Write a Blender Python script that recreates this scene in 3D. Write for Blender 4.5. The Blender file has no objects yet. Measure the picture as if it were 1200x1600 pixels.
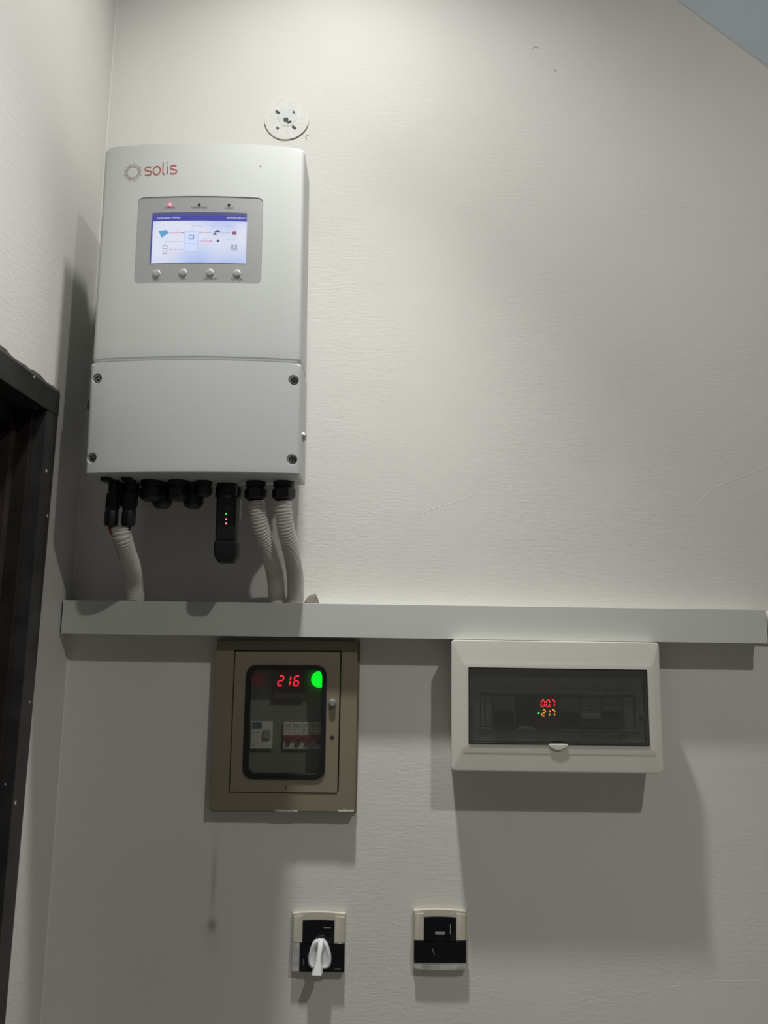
import bpy, bmesh, math, random
from mathutils import Vector, Matrix

# ------------------------------------------------------------------ camera
scene = bpy.context.scene
col = scene.collection
F, D, CZ = 1200.0, 1.34, 1.70            # focal length in pixels, camera to wall, camera height
PITCH, YAW, ROLL = (math.radians(a) for a in (8.65, 0.1, 0.8))
fwd = Vector((math.sin(YAW)*math.cos(PITCH), math.cos(YAW)*math.cos(PITCH), math.sin(PITCH)))
rt0 = fwd.cross(Vector((0, 0, 1))).normalized()
up0 = rt0.cross(fwd)
RT = math.cos(ROLL)*rt0 + math.sin(ROLL)*up0
UP = -math.sin(ROLL)*rt0 + math.cos(ROLL)*up0
CAM = Vector((0, -D, CZ))
cd = bpy.data.cameras.new('camera')
cd.sensor_fit = 'VERTICAL'
cd.sensor_height = 36.0
cd.lens = F/1600.0*36.0
cd.clip_start = 0.02
cam = bpy.data.objects.new('camera', cd)
col.objects.link(cam)
m3 = Matrix((RT, UP, -fwd)).transposed()
cam.matrix_world = Matrix.Translation(CAM) @ m3.to_4x4()
scene.camera = cam

# ------------------------------------------------------------------ world, lamps, exposure
w = bpy.data.worlds.new('room_ambient')
scene.world = w
w.use_nodes = True
w.node_tree.nodes['Background'].inputs[0].default_value = (1.0, 0.97, 0.93, 1)
w.node_tree.nodes['Background'].inputs[1].default_value = 0.056

def lamp(name, kind, loc, power, color, radius):
    ld = bpy.data.lights.new(name, kind)
    ld.energy = power
    ld.color = color
    if kind != 'AREA':
        ld.shadow_soft_size = radius
    o = bpy.data.objects.new(name, ld)
    o.location = loc
    col.objects.link(o)
    return o

# round surface light on the ceiling out in the room, up to the right of the photographer, facing down
cl = lamp('ceiling_light', 'AREA', (0.913, -1.787, CZ+1.824), 22.5, (1.0, 0.965, 0.91), 0.0)
cl.data.shape = 'DISK'
cl.data.size = 0.09
# recessed downlight close to the wall, above the picture: a narrow beam and its wider spill
for nm, pw, cone in (('downlight_beam', 104.0, 65), ('downlight_spill', 36.0, 134)):
    dl = lamp(nm, 'SPOT', (-0.089, -0.448, CZ+1.588), pw, (1.0, 0.995, 0.97), 0.045)
    dl.data.spot_size = math.radians(cone)
    dl.data.spot_blend = 1.0
vs = scene.view_settings
vs.view_transform = 'Standard'
vs.look = 'None'
vs.gamma = 1.0
vs.use_curve_mapping = False
vs.exposure = 0.0

# ------------------------------------------------------------------ pixel helpers
def ray(px, py):
    return (px-600)/F*RT + (800-py)/F*UP + fwd
def at(px, py, d=0.0):
    """point seen at pixel (px, py) that stands d metres in front of the back wall"""
    r = ray(px, py)
    return CAM + r*((D-d)/r.y)
def atx(px, py, X):
    r = ray(px, py)
    return CAM + r*(X/r.x)

# ------------------------------------------------------------------ materials
def nt(mat):
    return mat.node_tree.nodes, mat.node_tree.links
def mat(name, color, rough=0.5, metal=0.0, noise=0.0, nscale=40.0, bump=0.0, bscale=200.0, spec=0.5, coat=0.0):
    m = bpy.data.materials.new(name)
    m.use_nodes = True
    n, l = nt(m)
    b = n['Principled BSDF']
    b.inputs['Base Color'].default_value = (*color, 1)
    b.inputs['Roughness'].default_value = rough
    b.inputs['Metallic'].default_value = metal
    b.inputs['Specular IOR Level'].default_value = spec
    b.inputs['Coat Weight'].default_value = coat
    tc = n.new('ShaderNodeTexCoord')
    if noise:
        t = n.new('ShaderNodeTexNoise')
        t.inputs['Scale'].default_value = nscale
        t.inputs['Detail'].default_value = 5
        l.new(tc.outputs['Object'], t.inputs['Vector'])
        r = n.new('ShaderNodeMapRange')
        r.inputs['From Min'].default_value = 0.3
        r.inputs['From Max'].default_value = 0.7
        r.inputs['To Min'].default_value = 1-noise
        r.inputs['To Max'].default_value = 1+noise
        l.new(t.outputs['Fac'], r.inputs['Value'])
        mx = n.new('ShaderNodeVectorMath')
        mx.operation = 'SCALE'
        mx.inputs[0].default_value = color
        l.new(r.outputs['Result'], mx.inputs['Scale'])
        l.new(mx.outputs['Vector'], b.inputs['Base Color'])
    if bump:
        t2 = n.new('ShaderNodeTexNoise')
        t2.inputs['Scale'].default_value = bscale
        t2.inputs['Detail'].default_value = 4
        l.new(tc.outputs['Object'], t2.inputs['Vector'])
        bp = n.new('ShaderNodeBump')
        bp.inputs['Strength'].default_value = bump
        bp.inputs['Distance'].default_value = 0.002
        l.new(t2.outputs['Fac'], bp.inputs['Height'])
        l.new(bp.outputs['Normal'], b.inputs['Normal'])
    return m
def emit(name, color, strength, base=(0.02, 0.02, 0.02)):
    m = mat(name, base, 0.4)
    b = m.node_tree.nodes['Principled BSDF']
    b.inputs['Emission Color'].default_value = (*color, 1)
    b.inputs['Emission Strength'].default_value = strength
    return m
def tinted(name, tint, rough=0.03, gloss=(1, 1, 1), dust_haze=0.0):
    """thin coloured pane: tinted see-through plus a fresnel sheen"""
    m = bpy.data.materials.new(name)
    m.use_nodes = True
    n, l = nt(m)
    n.remove(n['Principled BSDF'])
    out = n['Material Output']
    tr = n.new('ShaderNodeBsdfTransparent')
    tr.inputs['Color'].default_value = (*tint, 1)
    gl = n.new('ShaderNodeBsdfGlossy')
    gl.inputs['Roughness'].default_value = rough
    gl.inputs['Color'].default_value = (*gloss, 1)
    lw = n.new('ShaderNodeLayerWeight')            # two-sided sheen: 4 % head-on, rising at the edges
    lw.inputs['Blend'].default_value = 0.5
    pw = n.new('ShaderNodeMath')
    pw.operation = 'POWER'
    pw.inputs[1].default_value = 5.0
    l.new(lw.outputs['Facing'], pw.inputs[0])
    fr = n.new('ShaderNodeMapRange')
    fr.inputs['To Min'].default_value = 0.04
    l.new(pw.outputs[0], fr.inputs['Value'])
    mx = n.new('ShaderNodeMixShader')
    l.new(fr.outputs['Result'], mx.inputs['Fac'])
    df = n.new('ShaderNodeBsdfDiffuse')            # dust film, and haze that lightens the shaded inside
    df.inputs['Color'].default_value = (0.5, 0.5, 0.46, 1)
    md = n.new('ShaderNodeMixShader')
    md.inputs['Fac'].default_value = dust_haze
    l.new(tr.outputs[0], md.inputs[1])
    l.new(df.outputs[0], md.inputs[2])
    l.new(md.outputs[0], mx.inputs[1])
    l.new(gl.outputs[0], mx.inputs[2])
    l.new(mx.outputs[0], out.inputs['Surface'])
    return m

def plaster(name, color, axis, stain=None):
    """painted plaster: streaky trowel relief running sideways, fine grain, faint uneven paint"""
    m = bpy.data.materials.new(name)
    m.use_nodes = True
    n, l = nt(m)
    b = n['Principled BSDF']
    b.inputs['Roughness'].default_value = 0.62
    b.inputs['Specular IOR Level'].default_value = 0.25
    tc = n.new('ShaderNodeTexCoord')
    def noise(scale, detail, sx=1, sy=1, sz=1, rough=0.55):
        mp = n.new('ShaderNodeMapping')
        mp.inputs['Scale'].default_value = (sx, sy, sz)
        l.new(tc.outputs['Object'], mp.inputs['Vector'])
        t = n.new('ShaderNodeTexNoise')
        t.inputs['Scale'].default_value = scale
        t.inputs['Detail'].default_value = detail
        t.inputs['Roughness'].default_value = rough
        l.new(mp.outputs['Vector'], t.inputs['Vector'])
        return t.outputs['Fac']
    def math_(op, a, c):
        k = n.new('ShaderNodeMath')
        k.operation = op
        for i, v in enumerate((a, c)):
            if isinstance(v, (int, float)):
                k.inputs[i].default_value = v
            else:
                l.new(v, k.inputs[i])
        return k.outputs[0]
    s = (0.22, 1, 1) if axis == 'X' else (1, 0.3, 1)
    streak = noise(210, 5, *s, rough=0.62)
    s2 = (0.5, 1, 1) if axis == 'X' else (1, 0.5, 1)
    grain = noise(420, 3, *s2, rough=0.6)
    wave = noise(9, 3, *s)
    mask = n.new('ShaderNodeMapRange')            # some areas are trowelled smooth
    mask.inputs['From Min'].default_value = 0.42
    mask.inputs['From Max'].default_value = 0.56
    mask.inputs['To Min'].default_value = 0.25
    l.new(noise(3.1, 3), mask.inputs['Value'])
    h = math_('MULTIPLY', math_('ADD', math_('MULTIPLY', streak, 1.0), math_('MULTIPLY', grain, 0.55)), mask.outputs['Result'])
    h = math_('ADD', h, math_('MULTIPLY', wave, 0.9))
    bp = n.new('ShaderNodeBump')
    bp.inputs['Strength'].default_value = 0.21
    bp.inputs['Distance'].default_value = 0.0022
    l.new(h, bp.inputs['Height'])
    l.new(bp.outputs['Normal'], b.inputs['Normal'])
    tone = n.new('ShaderNodeMapRange')
    tone.inputs['From Min'].default_value = 0.3
    tone.inputs['From Max'].default_value = 0.7
    tone.inputs['To Min'].default_value = 0.96
    tone.inputs['To Max'].default_value = 1.03
    l.new(noise(2.2, 4), tone.inputs['Value'])
    sc = tone.outputs['Result']
    if stain:
        sep = n.new('ShaderNodeSeparateXYZ')
        l.new(tc.outputs['Object'], sep.inputs[0])
        for (sx, sz, rx, rz, amt) in stain:
            u = math_('DIVIDE', math_('SUBTRACT', sep.outputs['X'], sx), rx)
            v = math_('DIVIDE', math_('SUBTRACT', sep.outputs['Z'], sz), rz)
            r2 = math_('ADD', math_('MULTIPLY', u, u), math_('MULTIPLY', v, v))
            g = math_('POWER', 2.718, math_('MULTIPLY', r2, -1.0))
            g = math_('MULTIPLY', g, math_('ADD', noise(60, 3, 1, 1, 0.4), 0.4))
            sc = math_('MULTIPLY', sc, math_('SUBTRACT', 1.0, math_('MULTIPLY', g, amt)))
    mx = n.new('ShaderNodeVectorMath')
    mx.operation = 'SCALE'
    mx.inputs[0].default_value = color
    l.new(sc, mx.inputs['Scale'])
    l.new(mx.outputs['Vector'], b.inputs['Base Color'])
    return m

st1, st2 = at(334, 1370), at(331, 1446)
M = {
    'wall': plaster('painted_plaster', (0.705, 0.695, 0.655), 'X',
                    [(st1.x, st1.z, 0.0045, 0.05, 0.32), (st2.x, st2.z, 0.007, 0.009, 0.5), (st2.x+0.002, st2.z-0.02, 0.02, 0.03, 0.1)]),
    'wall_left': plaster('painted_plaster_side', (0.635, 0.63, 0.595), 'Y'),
    'soffit': mat('soffit_daylit_paint', (0.78, 0.88, 0.99), 0.7, noise=0.05, nscale=6, bump=0.2, bscale=90),  # blue cast of daylight is put into this paint colour
    'floor': mat('floor_tile', (0.52, 0.50, 0.47), 0.5, noise=0.12, nscale=14),
    'cover': mat('powder_coat', (0.515, 0.535, 0.52), 0.42, noise=0.012, nscale=8, bump=0.05, bscale=700),
    'membrane': mat('silver_membrane', (0.36, 0.37, 0.375), 0.42, metal=0.35, noise=0.02, nscale=400),
    'button': mat('button_silver', (0.36, 0.37, 0.37), 0.38, metal=0.3),
    'sinkmetal': mat('heat_sink_aluminium', (0.5, 0.51, 0.52), 0.45, metal=0.8),
    'steel': mat('screw_steel', (0.42, 0.42, 0.42), 0.3, metal=1.0),
    'near_black': mat('dark_recess', (0.03, 0.03, 0.03), 0.6),  # stands in for shade in slots, holes and gaps; also unlit lenses
    'black': mat('black_plastic', (0.012, 0.012, 0.014), 0.42, noise=0.2, nscale=60),
    'blackmatt': mat('black_rubber', (0.008, 0.008, 0.009), 0.6),
    'blue': mat('blue_seal', (0.015, 0.02, 0.12), 0.5),
    'red_wire': mat('red_insulation', (0.35, 0.02, 0.02), 0.45),
    'conduit': mat('white_corrugated_plastic', (0.70, 0.67, 0.64), 0.4, noise=0.02, nscale=30),
    'trunk': mat('trunking_plastic', (0.58, 0.595, 0.565), 0.38, noise=0.012, nscale=6),
    'trunk_in': mat('trunking_inside', (0.35, 0.36, 0.35), 0.6),
    'logo': mat('logo_red', (0.42, 0.055, 0.05), 0.5),
    'logo2': mat('logo_maroon', (0.20, 0.03, 0.03), 0.5),
    'print': mat('grey_print', (0.07, 0.07, 0.075), 0.6),
    'tan': mat('tan_enamel', (0.225, 0.198, 0.138), 0.36, noise=0.05, nscale=9, bump=0.06, bscale=260),
    'tan_in': mat('grey_inner_plate', (0.22, 0.22, 0.19), 0.55, noise=0.06, nscale=5),
    'gasket': mat('gasket_rubber', (0.006, 0.006, 0.008), 0.5),
    'glass': tinted('clear_dusty_pane', (0.82, 0.83, 0.80), 0.08, dust_haze=0.03),
    'smoke': tinted('smoked_lid', (0.27, 0.275, 0.28), 0.05, dust_haze=0.08),  # haze mixed into the lid lightens its shaded recess
    'white_mod': mat('breaker_white', (0.66, 0.65, 0.60), 0.45, noise=0.03, nscale=90),
    'grey_mod': mat('breaker_grey', (0.30, 0.30, 0.29), 0.5),
    'dark_mod': mat('breaker_dark', (0.03, 0.035, 0.05), 0.5),
    'red_tog': mat('toggle_red', (0.27, 0.06, 0.06), 0.45),
    'blue_lab': mat('label_blue', (0.05, 0.12, 0.2), 0.5),
    'ivory': mat('ivory_plastic', (0.66, 0.65, 0.585), 0.36, noise=0.02, nscale=12),
    'cream': mat('cream_plate', (0.56, 0.535, 0.445), 0.3, noise=0.02, nscale=30),
    'gloss_black': mat('gloss_black_plate', (0.006, 0.006, 0.009), 0.14),
    'silver': mat('brushed_silver_strip', (0.52, 0.52, 0.51), 0.3, metal=0.3, noise=0.35, nscale=60),
    'knob': mat('knob_white', (0.74, 0.75, 0.75), 0.35),
    'wood': mat('dark_door_wood', (0.016, 0.012, 0.011), 0.42, noise=0.35, nscale=20, bump=0.1, bscale=80),
    'wood2': mat('brown_door_wood', (0.030, 0.022, 0.020), 0.45, noise=0.35, nscale=18, bump=0.1, bscale=80),
    'cement': mat('raw_cement', (0.05, 0.045, 0.038), 0.9, noise=0.4, nscale=120, bump=0.6, bscale=160),
    'patch': mat('patch_filler', (0.69, 0.69, 0.655), 0.6, noise=0.06, nscale=50, bump=0.4, bscale=110),
    'lump': mat('plaster_crumb', (0.17, 0.16, 0.135), 0.9, noise=0.25, nscale=180, bump=0.5, bscale=500),
    'ink': mat('marker_ink', (0.02, 0.02, 0.025), 0.6),
    'led_red': emit('led_red', (1.0, 0.03, 0.05), 1.6),
    'led_red_bright': emit('led_red_bright', (1.0, 0.16, 0.22), 3.0),
    'led_amber': emit('led_amber', (1.0, 0.40, 0.04), 3.6),
    'led_green': emit('led_green', (0.04, 1.0, 0.12), 1.3),
    'lamp_green': emit('pilot_green', (0.0, 1.0, 0.03), 1.15),
    'lamp_red_off': emit('pilot_red_dim', (0.35, 0.0, 0.03), 0.07, (0.07, 0.01, 0.015)),  # unlit lens given a faint red glow of its own
    'segment_glow': emit('digit_red', (1.0, 0.015, 0.04), 2.2),
    'segment_strong': emit('digit_red_strong', (1.0, 0.02, 0.04), 5.0),
    'green_strong': emit('led_green_strong', (0.04, 1.0, 0.12), 3.2),
    'meter_face': emit('meter_face', (0.10, 0.004, 0.006), 0.02, (0.085, 0.085, 0.075)),  # red spill of the digits put in as a faint glow
    'scr_title': emit('screen_title_blue', (0.03, 0.035, 0.33), 1.0),
    'scr_top': emit('screen_top_edge', (0.05, 0.06, 0.18), 1.0),
    'scr_white': emit('screen_text_white', (0.8, 0.82, 1.0), 1.0),
    'scr_blue': emit('screen_panel_blue', (0.09, 0.33, 0.55), 1.0),
    'scr_line': emit('screen_line_grey', (0.30, 0.36, 0.55), 1.0),
    'scr_pale': emit('screen_box_pale', (0.58, 0.68, 0.93), 1.0),
    'scr_red': emit('screen_line_red', (0.55, 0.13, 0.20), 1.0),
    'scr_dark': emit('screen_icon_dark', (0.05, 0.07, 0.15), 1.0),
    'scr_mag': emit('screen_icon_plum', (0.25, 0.07, 0.18), 1.0),
}
# the lit picture area of the display: pale, bluer towards one side, as the page itself is drawn
def screen_mat():
    m = bpy.data.materials.new('screen_page')
    m.use_nodes = True
    n, l = nt(m)
    b = n['Principled BSDF']
    b.inputs['Base Color'].default_value = (0.02, 0.02, 0.03, 1)
    b.inputs['Roughness'].default_value = 0.3
    tc = n.new('ShaderNodeTexCoord')
    t = n.new('ShaderNodeTexNoise')
    t.inputs['Scale'].default_value = 11
    t.inputs['Detail'].default_value = 1
    l.new(tc.outputs['Object'], t.inputs['Vector'])
    r = n.new('ShaderNodeValToRGB')
    r.color_ramp.elements[0].position = 0.38
    r.color_ramp.elements[0].color = (0.44, 0.58, 0.98, 1)
    r.color_ramp.elements[1].position = 0.62
    r.color_ramp.elements[1].color = (0.82, 0.85, 1.0, 1)
    l.new(t.outputs['Fac'], r.inputs['Fac'])
    l.new(r.outputs['Color'], b.inputs['Emission Color'])
    b.inputs['Emission Strength'].default_value = 0.84
    return m
M['scr_page'] = screen_mat()
# paint flecks on the door frame
def flecked(m):
    n, l = nt(m)
    b = n['Principled BSDF']
    src = b.inputs['Base Color'].links[0].from_socket
    tc = n.new('ShaderNodeTexCoord')
    t = n.new('ShaderNodeTexVoronoi')
    t.inputs['Scale'].default_value = 26
    l.new(tc.outputs['Object'], t.inputs['Vector'])
    r = n.new('ShaderNodeMath')
    r.operation = 'LESS_THAN'
    r.inputs[1].default_value = 0.075
    l.new(t.outputs['Distance'], r.inputs[0])
    mx = n.new('ShaderNodeMix')
    mx.data_type = 'RGBA'
    l.new(r.outputs[0], mx.inputs['Factor'])
    l.new(src, mx.inputs['A'])
    mx.inputs['B'].default_value = (0.5, 0.48, 0.42, 1)
    l.new(mx.outputs['Result'], b.inputs['Base Color'])
M['wood_fleck'] = mat('door_frame_wood', (0.024, 0.023, 0.023), 0.4, noise=0.3, nscale=20, bump=0.1, bscale=80)
flecked(M['wood_fleck'])

# ------------------------------------------------------------------ object helpers
def weighted(o):
    md = o.modifiers.new('weighted_normals', 'WEIGHTED_NORMAL')
    md.mode = 'FACE_AREA'
    md.weight = 100
    md.keep_sharp = True
def new_obj(name, bm, material, parent=None, smooth=True):
    """link a bmesh modelled in world space as one object; its origin moves to the parent's frame"""
    me = bpy.data.meshes.new(name)
    bmesh.ops.recalc_face_normals(bm, faces=bm.faces[:])
    if parent is not None:
        inv = FRAME[parent.name]
        if inv is not None:
            bmesh.ops.transform(bm, matrix=inv, verts=bm.verts[:])
    bm.to_mesh(me)
    bm.free()
    if smooth:
        for p in me.polygons:
            p.use_smooth = True
        try:
            me.set_sharp_from_angle(angle=math.radians(38))
        except Exception:
            pass
    me.materials.append(material if not isinstance(material, str) else M[material])
    o = bpy.data.objects.new(name, me)
    col.objects.link(o)
    if smooth:
        weighted(o)
    if parent is not None:
        o.parent = parent
    FRAME[o.name] = FRAME[parent.name] if parent is not None else None
    return o
FRAME = {}
def tag(o, label=None, cat=None, group=None, kind=None):
    if label: o['label'] = label
    if cat: o['category'] = cat
    if group: o['group'] = group
    if kind: o['kind'] = kind
    return o
def thing(name, loc, label, cat, group=None, mw=None):
    """an Empty at the thing's base; parts are modelled in world space and moved into its frame"""
    o = bpy.data.objects.new(name, None)
    o.empty_display_size = 0.05
    col.objects.link(o)
    mtx = mw if mw is not None else Matrix.Translation(loc)
    o.matrix_world = mtx
    FRAME[o.name] = Matrix.Translation(-Vector(loc)) if mw is None else Matrix.Identity(4)
    tag(o, label, cat, group)
    return o
def mesh_thing(name, bm, material, label, cat, group=None):
    """a single-mesh thing whose origin is moved to its own centre base"""
    vs_ = [v.co.copy() for v in bm.verts]
    c = Vector(((min(v.x for v in vs_)+max(v.x for v in vs_))/2, (min(v.y for v in vs_)+max(v.y for v in vs_))/2, min(v.z for v in vs_)))
    bmesh.ops.translate(bm, verts=bm.verts[:], vec=-c)
    o = new_obj(name, bm, material)
    o.location = c
    return tag(o, label, cat, group)

def hexa(bm, p):
    """p: 8 points, bottom/front order (x0y0z0 x1y0z0 x1y1z0 x0y1z0 then z1)"""
    v = [bm.verts.new(q) for q in p]
    fs = [(0, 3, 2, 1), (4, 5, 6, 7), (0, 1, 5, 4), (1, 2, 6, 5), (2, 3, 7, 6), (3, 0, 4, 7)]
    return [bm.faces.new([v[i] for i in f]) for f in fs]
def box(x0, x1, y0, y1, z0, z1, r=0.0, seg=2, bm=None):
    out = bm
    b = bmesh.new()
    hexa(b, [(x0, y0, z0), (x1, y0, z0), (x1, y1, z0), (x0, y1, z0), (x0, y0, z1), (x1, y0, z1), (x1, y1, z1), (x0, y1, z1)])
    if r > 0:
        bmesh.ops.bevel(b, geom=b.edges[:], offset=r, segments=seg, profile=0.5, affect='EDGES')
    if out is None:
        return b
    merge(out, b)
    return out
def merge(dst, src):
    mp = {}
    for v in src.verts:
        mp[v] = dst.verts.new(v.co)
    for f in src.faces:
        try:
            dst.faces.new([mp[v] for v in f.verts])
        except ValueError:
            pass
    src.free()
def pxbox(x0, y0, x1, y1, d0, d1, r=0.0, bm=None, fr=None):
    """box whose front rectangle (depth d1) covers pixels x0..x1, y0..y1; back at depth d0"""
    a, b_ = at(x0, (y0+y1)/2, d1), at(x1, (y0+y1)/2, d1)
    t, u = at((x0+x1)/2, y0, d1), at((x0+x1)/2, y1, d1)
    return box(a.x, b_.x, -d1, -d0, u.z, t.z, r, 2, bm)
def prism(pts, y0, y1, bev=0.0, seg=2, bm=None):
    """polygon in XZ (list of (x, z)) extruded from y0 (front, more negative) to y1"""
    b = bmesh.new()
    n = len(pts)
    f = [b.verts.new((x, y0, z)) for x, z in pts]
    k = [b.verts.new((x, y1, z)) for x, z in pts]
    ff = b.faces.new(f)
    b.faces.new(k[::-1])
    for i in range(n):
        b.faces.new((f[i], k[i], k[(i+1) % n], f[(i+1) % n]))
    if bev:
        bmesh.ops.bevel(b, geom=list(ff.edges), offset=bev, segments=seg, profile=0.5, affect='EDGES')
    if bm is None:
        return b
    merge(bm, b)
    return bm
def ringprism(outer, inner, y0, y1, bev=0.0):
    """frame between two loops with the same number of points"""
    b = bmesh.new()
    n = len(outer)
    L = [[b.verts.new((x, y, z)) for x, z in lp] for lp, y in ((outer, y0), (inner, y0), (inner, y1), (outer, y1))]
    ed = []
    for i in range(n):
        j = (i+1) % n
        for a, c in ((0, 1), (1, 2), (2, 3), (3, 0)):
            b.faces.new((L[a][i], L[a][j], L[c][j], L[c][i]))
    if bev:
        ed = [b.edges.get((L[a][i], L[a][(i+1) % n])) for a in (0, 1) for i in range(n)]
        bmesh.ops.bevel(b, geom=ed, offset=bev, segments=2, profile=0.5, affect='EDGES')
    return b
def rrect(x0, x1, z0, z1, r, seg=6):
    pts = []
    for cx, cz, a0 in ((x1-r, z1-r, 0), (x0+r, z1-r, 90), (x0+r, z0+r, 180), (x1-r, z0+r, 270)):
        for i in range(seg+1):
            a = math.radians(a0+90*i/seg)
            pts.append((cx+r*math.cos(a), cz+r*math.sin(a)))
    return pts
def quad_rr(c, r, seg=6):
    """rounded quadrilateral from four (x, z) corners TL TR BR BL"""
    c = [Vector(p) for p in c]
    pts = []
    for i in range(4):
        p, a, b_ = c[i], (c[i-1]-c[i]).normalized(), (c[(i+1) % 4]-c[i]).normalized()
        s, e = p+a*r, p+b_*r
        for k in range(seg+1):
            t = k/seg
            q = (1-t)**2*s + 2*t*(1-t)*(p*0.92+(s+e)/2*0.08) + t*t*e
            pts.append((q.x, q.y))
    return pts
def circle(cx, cz, r, n=24, ph=0.0):
    return [(cx+r*math.cos(2*math.pi*i/n+ph), cz+r*math.sin(2*math.pi*i/n+ph)) for i in range(n)]
def lathe(prof, origin, axis='-Z', n=24, bm=None, hexa_rows=()):
    """prof: list of (t along axis, radius); rows listed in hexa_rows become hexagonal"""
    b = bmesh.new() if bm is None else bm
    o = Vector(origin)
    if axis == '-Z': A, U, V = Vector((0, 0, -1)), Vector((1, 0, 0)), Vector((0, 1, 0))
    elif axis == '-Y': A, U, V = Vector((0, -1, 0)), Vector((1, 0, 0)), Vector((0, 0, 1))
    elif axis == 'X': A, U, V = Vector((1, 0, 0)), Vector((0, 1, 0)), Vector((0, 0, 1))
    elif axis == '-X': A, U, V = Vector((-1, 0, 0)), Vector((0, 1, 0)), Vector((0, 0, 1))
    rows = []
    for k, (t, r) in enumerate(prof):
        row = []
        for i in range(n):
            a = 2*math.pi*i/n
            rr = r
            if k in hexa_rows:
                s = (a % (math.pi/3))-math.pi/6
                rr = r*0.94/math.cos(s)
            row.append(b.verts.new(o+A*t+U*rr*math.cos(a)+V*rr*math.sin(a)))
        rows.append(row)
    for p, q in zip(rows, rows[1:]):
        for i in range(n):
            b.faces.new((p[i], p[(i+1) % n], q[(i+1) % n], q[i]))
    b.faces.new(rows[0][::-1])
    b.faces.new(rows[-1])
    return b
def tube(path, rad, n=16, bm=None, caps=True):
    """path: list of points; rad: constant or list"""
    b = bmesh.new() if bm is None else bm
    P = [Vector(p) for p in path]
    rows = []
    ref = Vector((0, -1, 0))
    for i, p in enumerate(P):
        t = (P[min(i+1, len(P)-1)]-P[max(i-1, 0)]).normalized()
        u = t.cross(ref).normalized()
        v = t.cross(u)
        r = rad[i] if isinstance(rad, (list, tuple)) else rad
        rows.append([b.verts.new(p+u*r*math.cos(2*math.pi*k/n)+v*r*math.sin(2*math.pi*k/n)) for k in range(n)])
    for p, q in zip(rows, rows[1:]):
        for i in range(n):
            b.faces.new((p[i], p[(i+1) % n], q[(i+1) % n], q[i]))
    if caps:
        b.faces.new(rows[0][::-1])
        b.faces.new(rows[-1])
    return b
def spline(pts, n):
    """Catmull-Rom through 3-D points"""
    P = [Vector(p) for p in pts]
    P = [2*P[0]-P[1]]+P+[2*P[-1]-P[-2]]
    out = []
    for i in range(1, len(P)-2):
        for k in range(n):
            t = k/n
            a, b_, c, d = P[i-1:i+3]
            out.append(0.5*((2*b_)+(c-a)*t+(2*a-5*b_+4*c-d)*t*t+(3*b_-a-3*c+d)*t**3))
    out.append(P[-2])
    return out
def ribbon(bm, pts, wid, place, closed=False):
    """flat stroke: 2-D points (x, z), width, place(x, z) -> Vector"""
    n = len(pts)
    P = [Vector(p) for p in pts]
    L, Rr = [], []
    for i in range(n):
        if closed:
            a, c = P[i-1], P[(i+1) % n]
        else:
            a, c = P[max(i-1, 0)], P[min(i+1, n-1)]
        t = (c-a)
        t = t.normalized() if t.length > 1e-9 else Vector((1, 0))
        nn = Vector((-t.y, t.x))*wid/2
        L.append(bm.verts.new(place(*(P[i]+nn))))
        Rr.append(bm.verts.new(place(*(P[i]-nn))))
    for i in range(n if closed else n-1):
        j = (i+1) % n
        bm.faces.new((L[i], L[j], Rr[j], Rr[i]))
    return bm
def flat_poly(bm, pts, place):
    bm.faces.new([bm.verts.new(place(x, z)) for x, z in pts])
    return bm
def text_bm(body, size, place, cx, cz, align='CENTER', bm=None, shear=0.0):
    c = bpy.data.curves.new('txt', 'FONT')
    c.body = body
    c.size = size
    c.align_x = align
    c.align_y = 'CENTER'
    c.shear = shear
    c.resolution_u = 3
    o = bpy.data.objects.new('txt', c)
    col.objects.link(o)
    dg = bpy.context.evaluated_depsgraph_get()
    me = bpy.data.meshes.new_from_object(o.evaluated_get(dg))
    bpy.data.objects.remove(o)
    bpy.data.curves.remove(c)
    b = bmesh.new() if bm is None else bm
    mp = [b.verts.new(place(cx+v.co.x, cz+v.co.y)) for v in me.vertices]
    for p in me.polygons:
        try:
            b.faces.new([mp[i] for i in p.vertices])
        except ValueError:
            pass
    bpy.data.meshes.remove(me)
    return b
SEG = {'0': 'abcdef', '1': 'bc', '2': 'abged', '5': 'afgcd', '6': 'afgedc', '7': 'abc'}
def seven(bm, ch, x, z, wd, ht, th, place, slant=0.12):
    """one seven-segment digit with its lower left at (x, z)"""
    S = {'a': ((0, 2), (1, 2)), 'b': ((1, 2), (1, 1)), 'c': ((1, 1), (1, 0)), 'd': ((0, 0), (1, 0)), 'e': ((0, 0), (0, 1)), 'f': ((0, 1), (0, 2)), 'g': ((0, 1), (1, 1))}
    for s in SEG[ch]:
        (ax, az), (bx_, bz) = S[s]
        A = Vector((x+ax*wd+slant*az*ht/2, z+az*ht/2))
        B = Vector((x+bx_*wd+slant*bz*ht/2, z+bz*ht/2))
        t = (B-A).normalized()
        ribbon(bm, [A+t*th*0.55, B-t*th*0.55], th, place)
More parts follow.
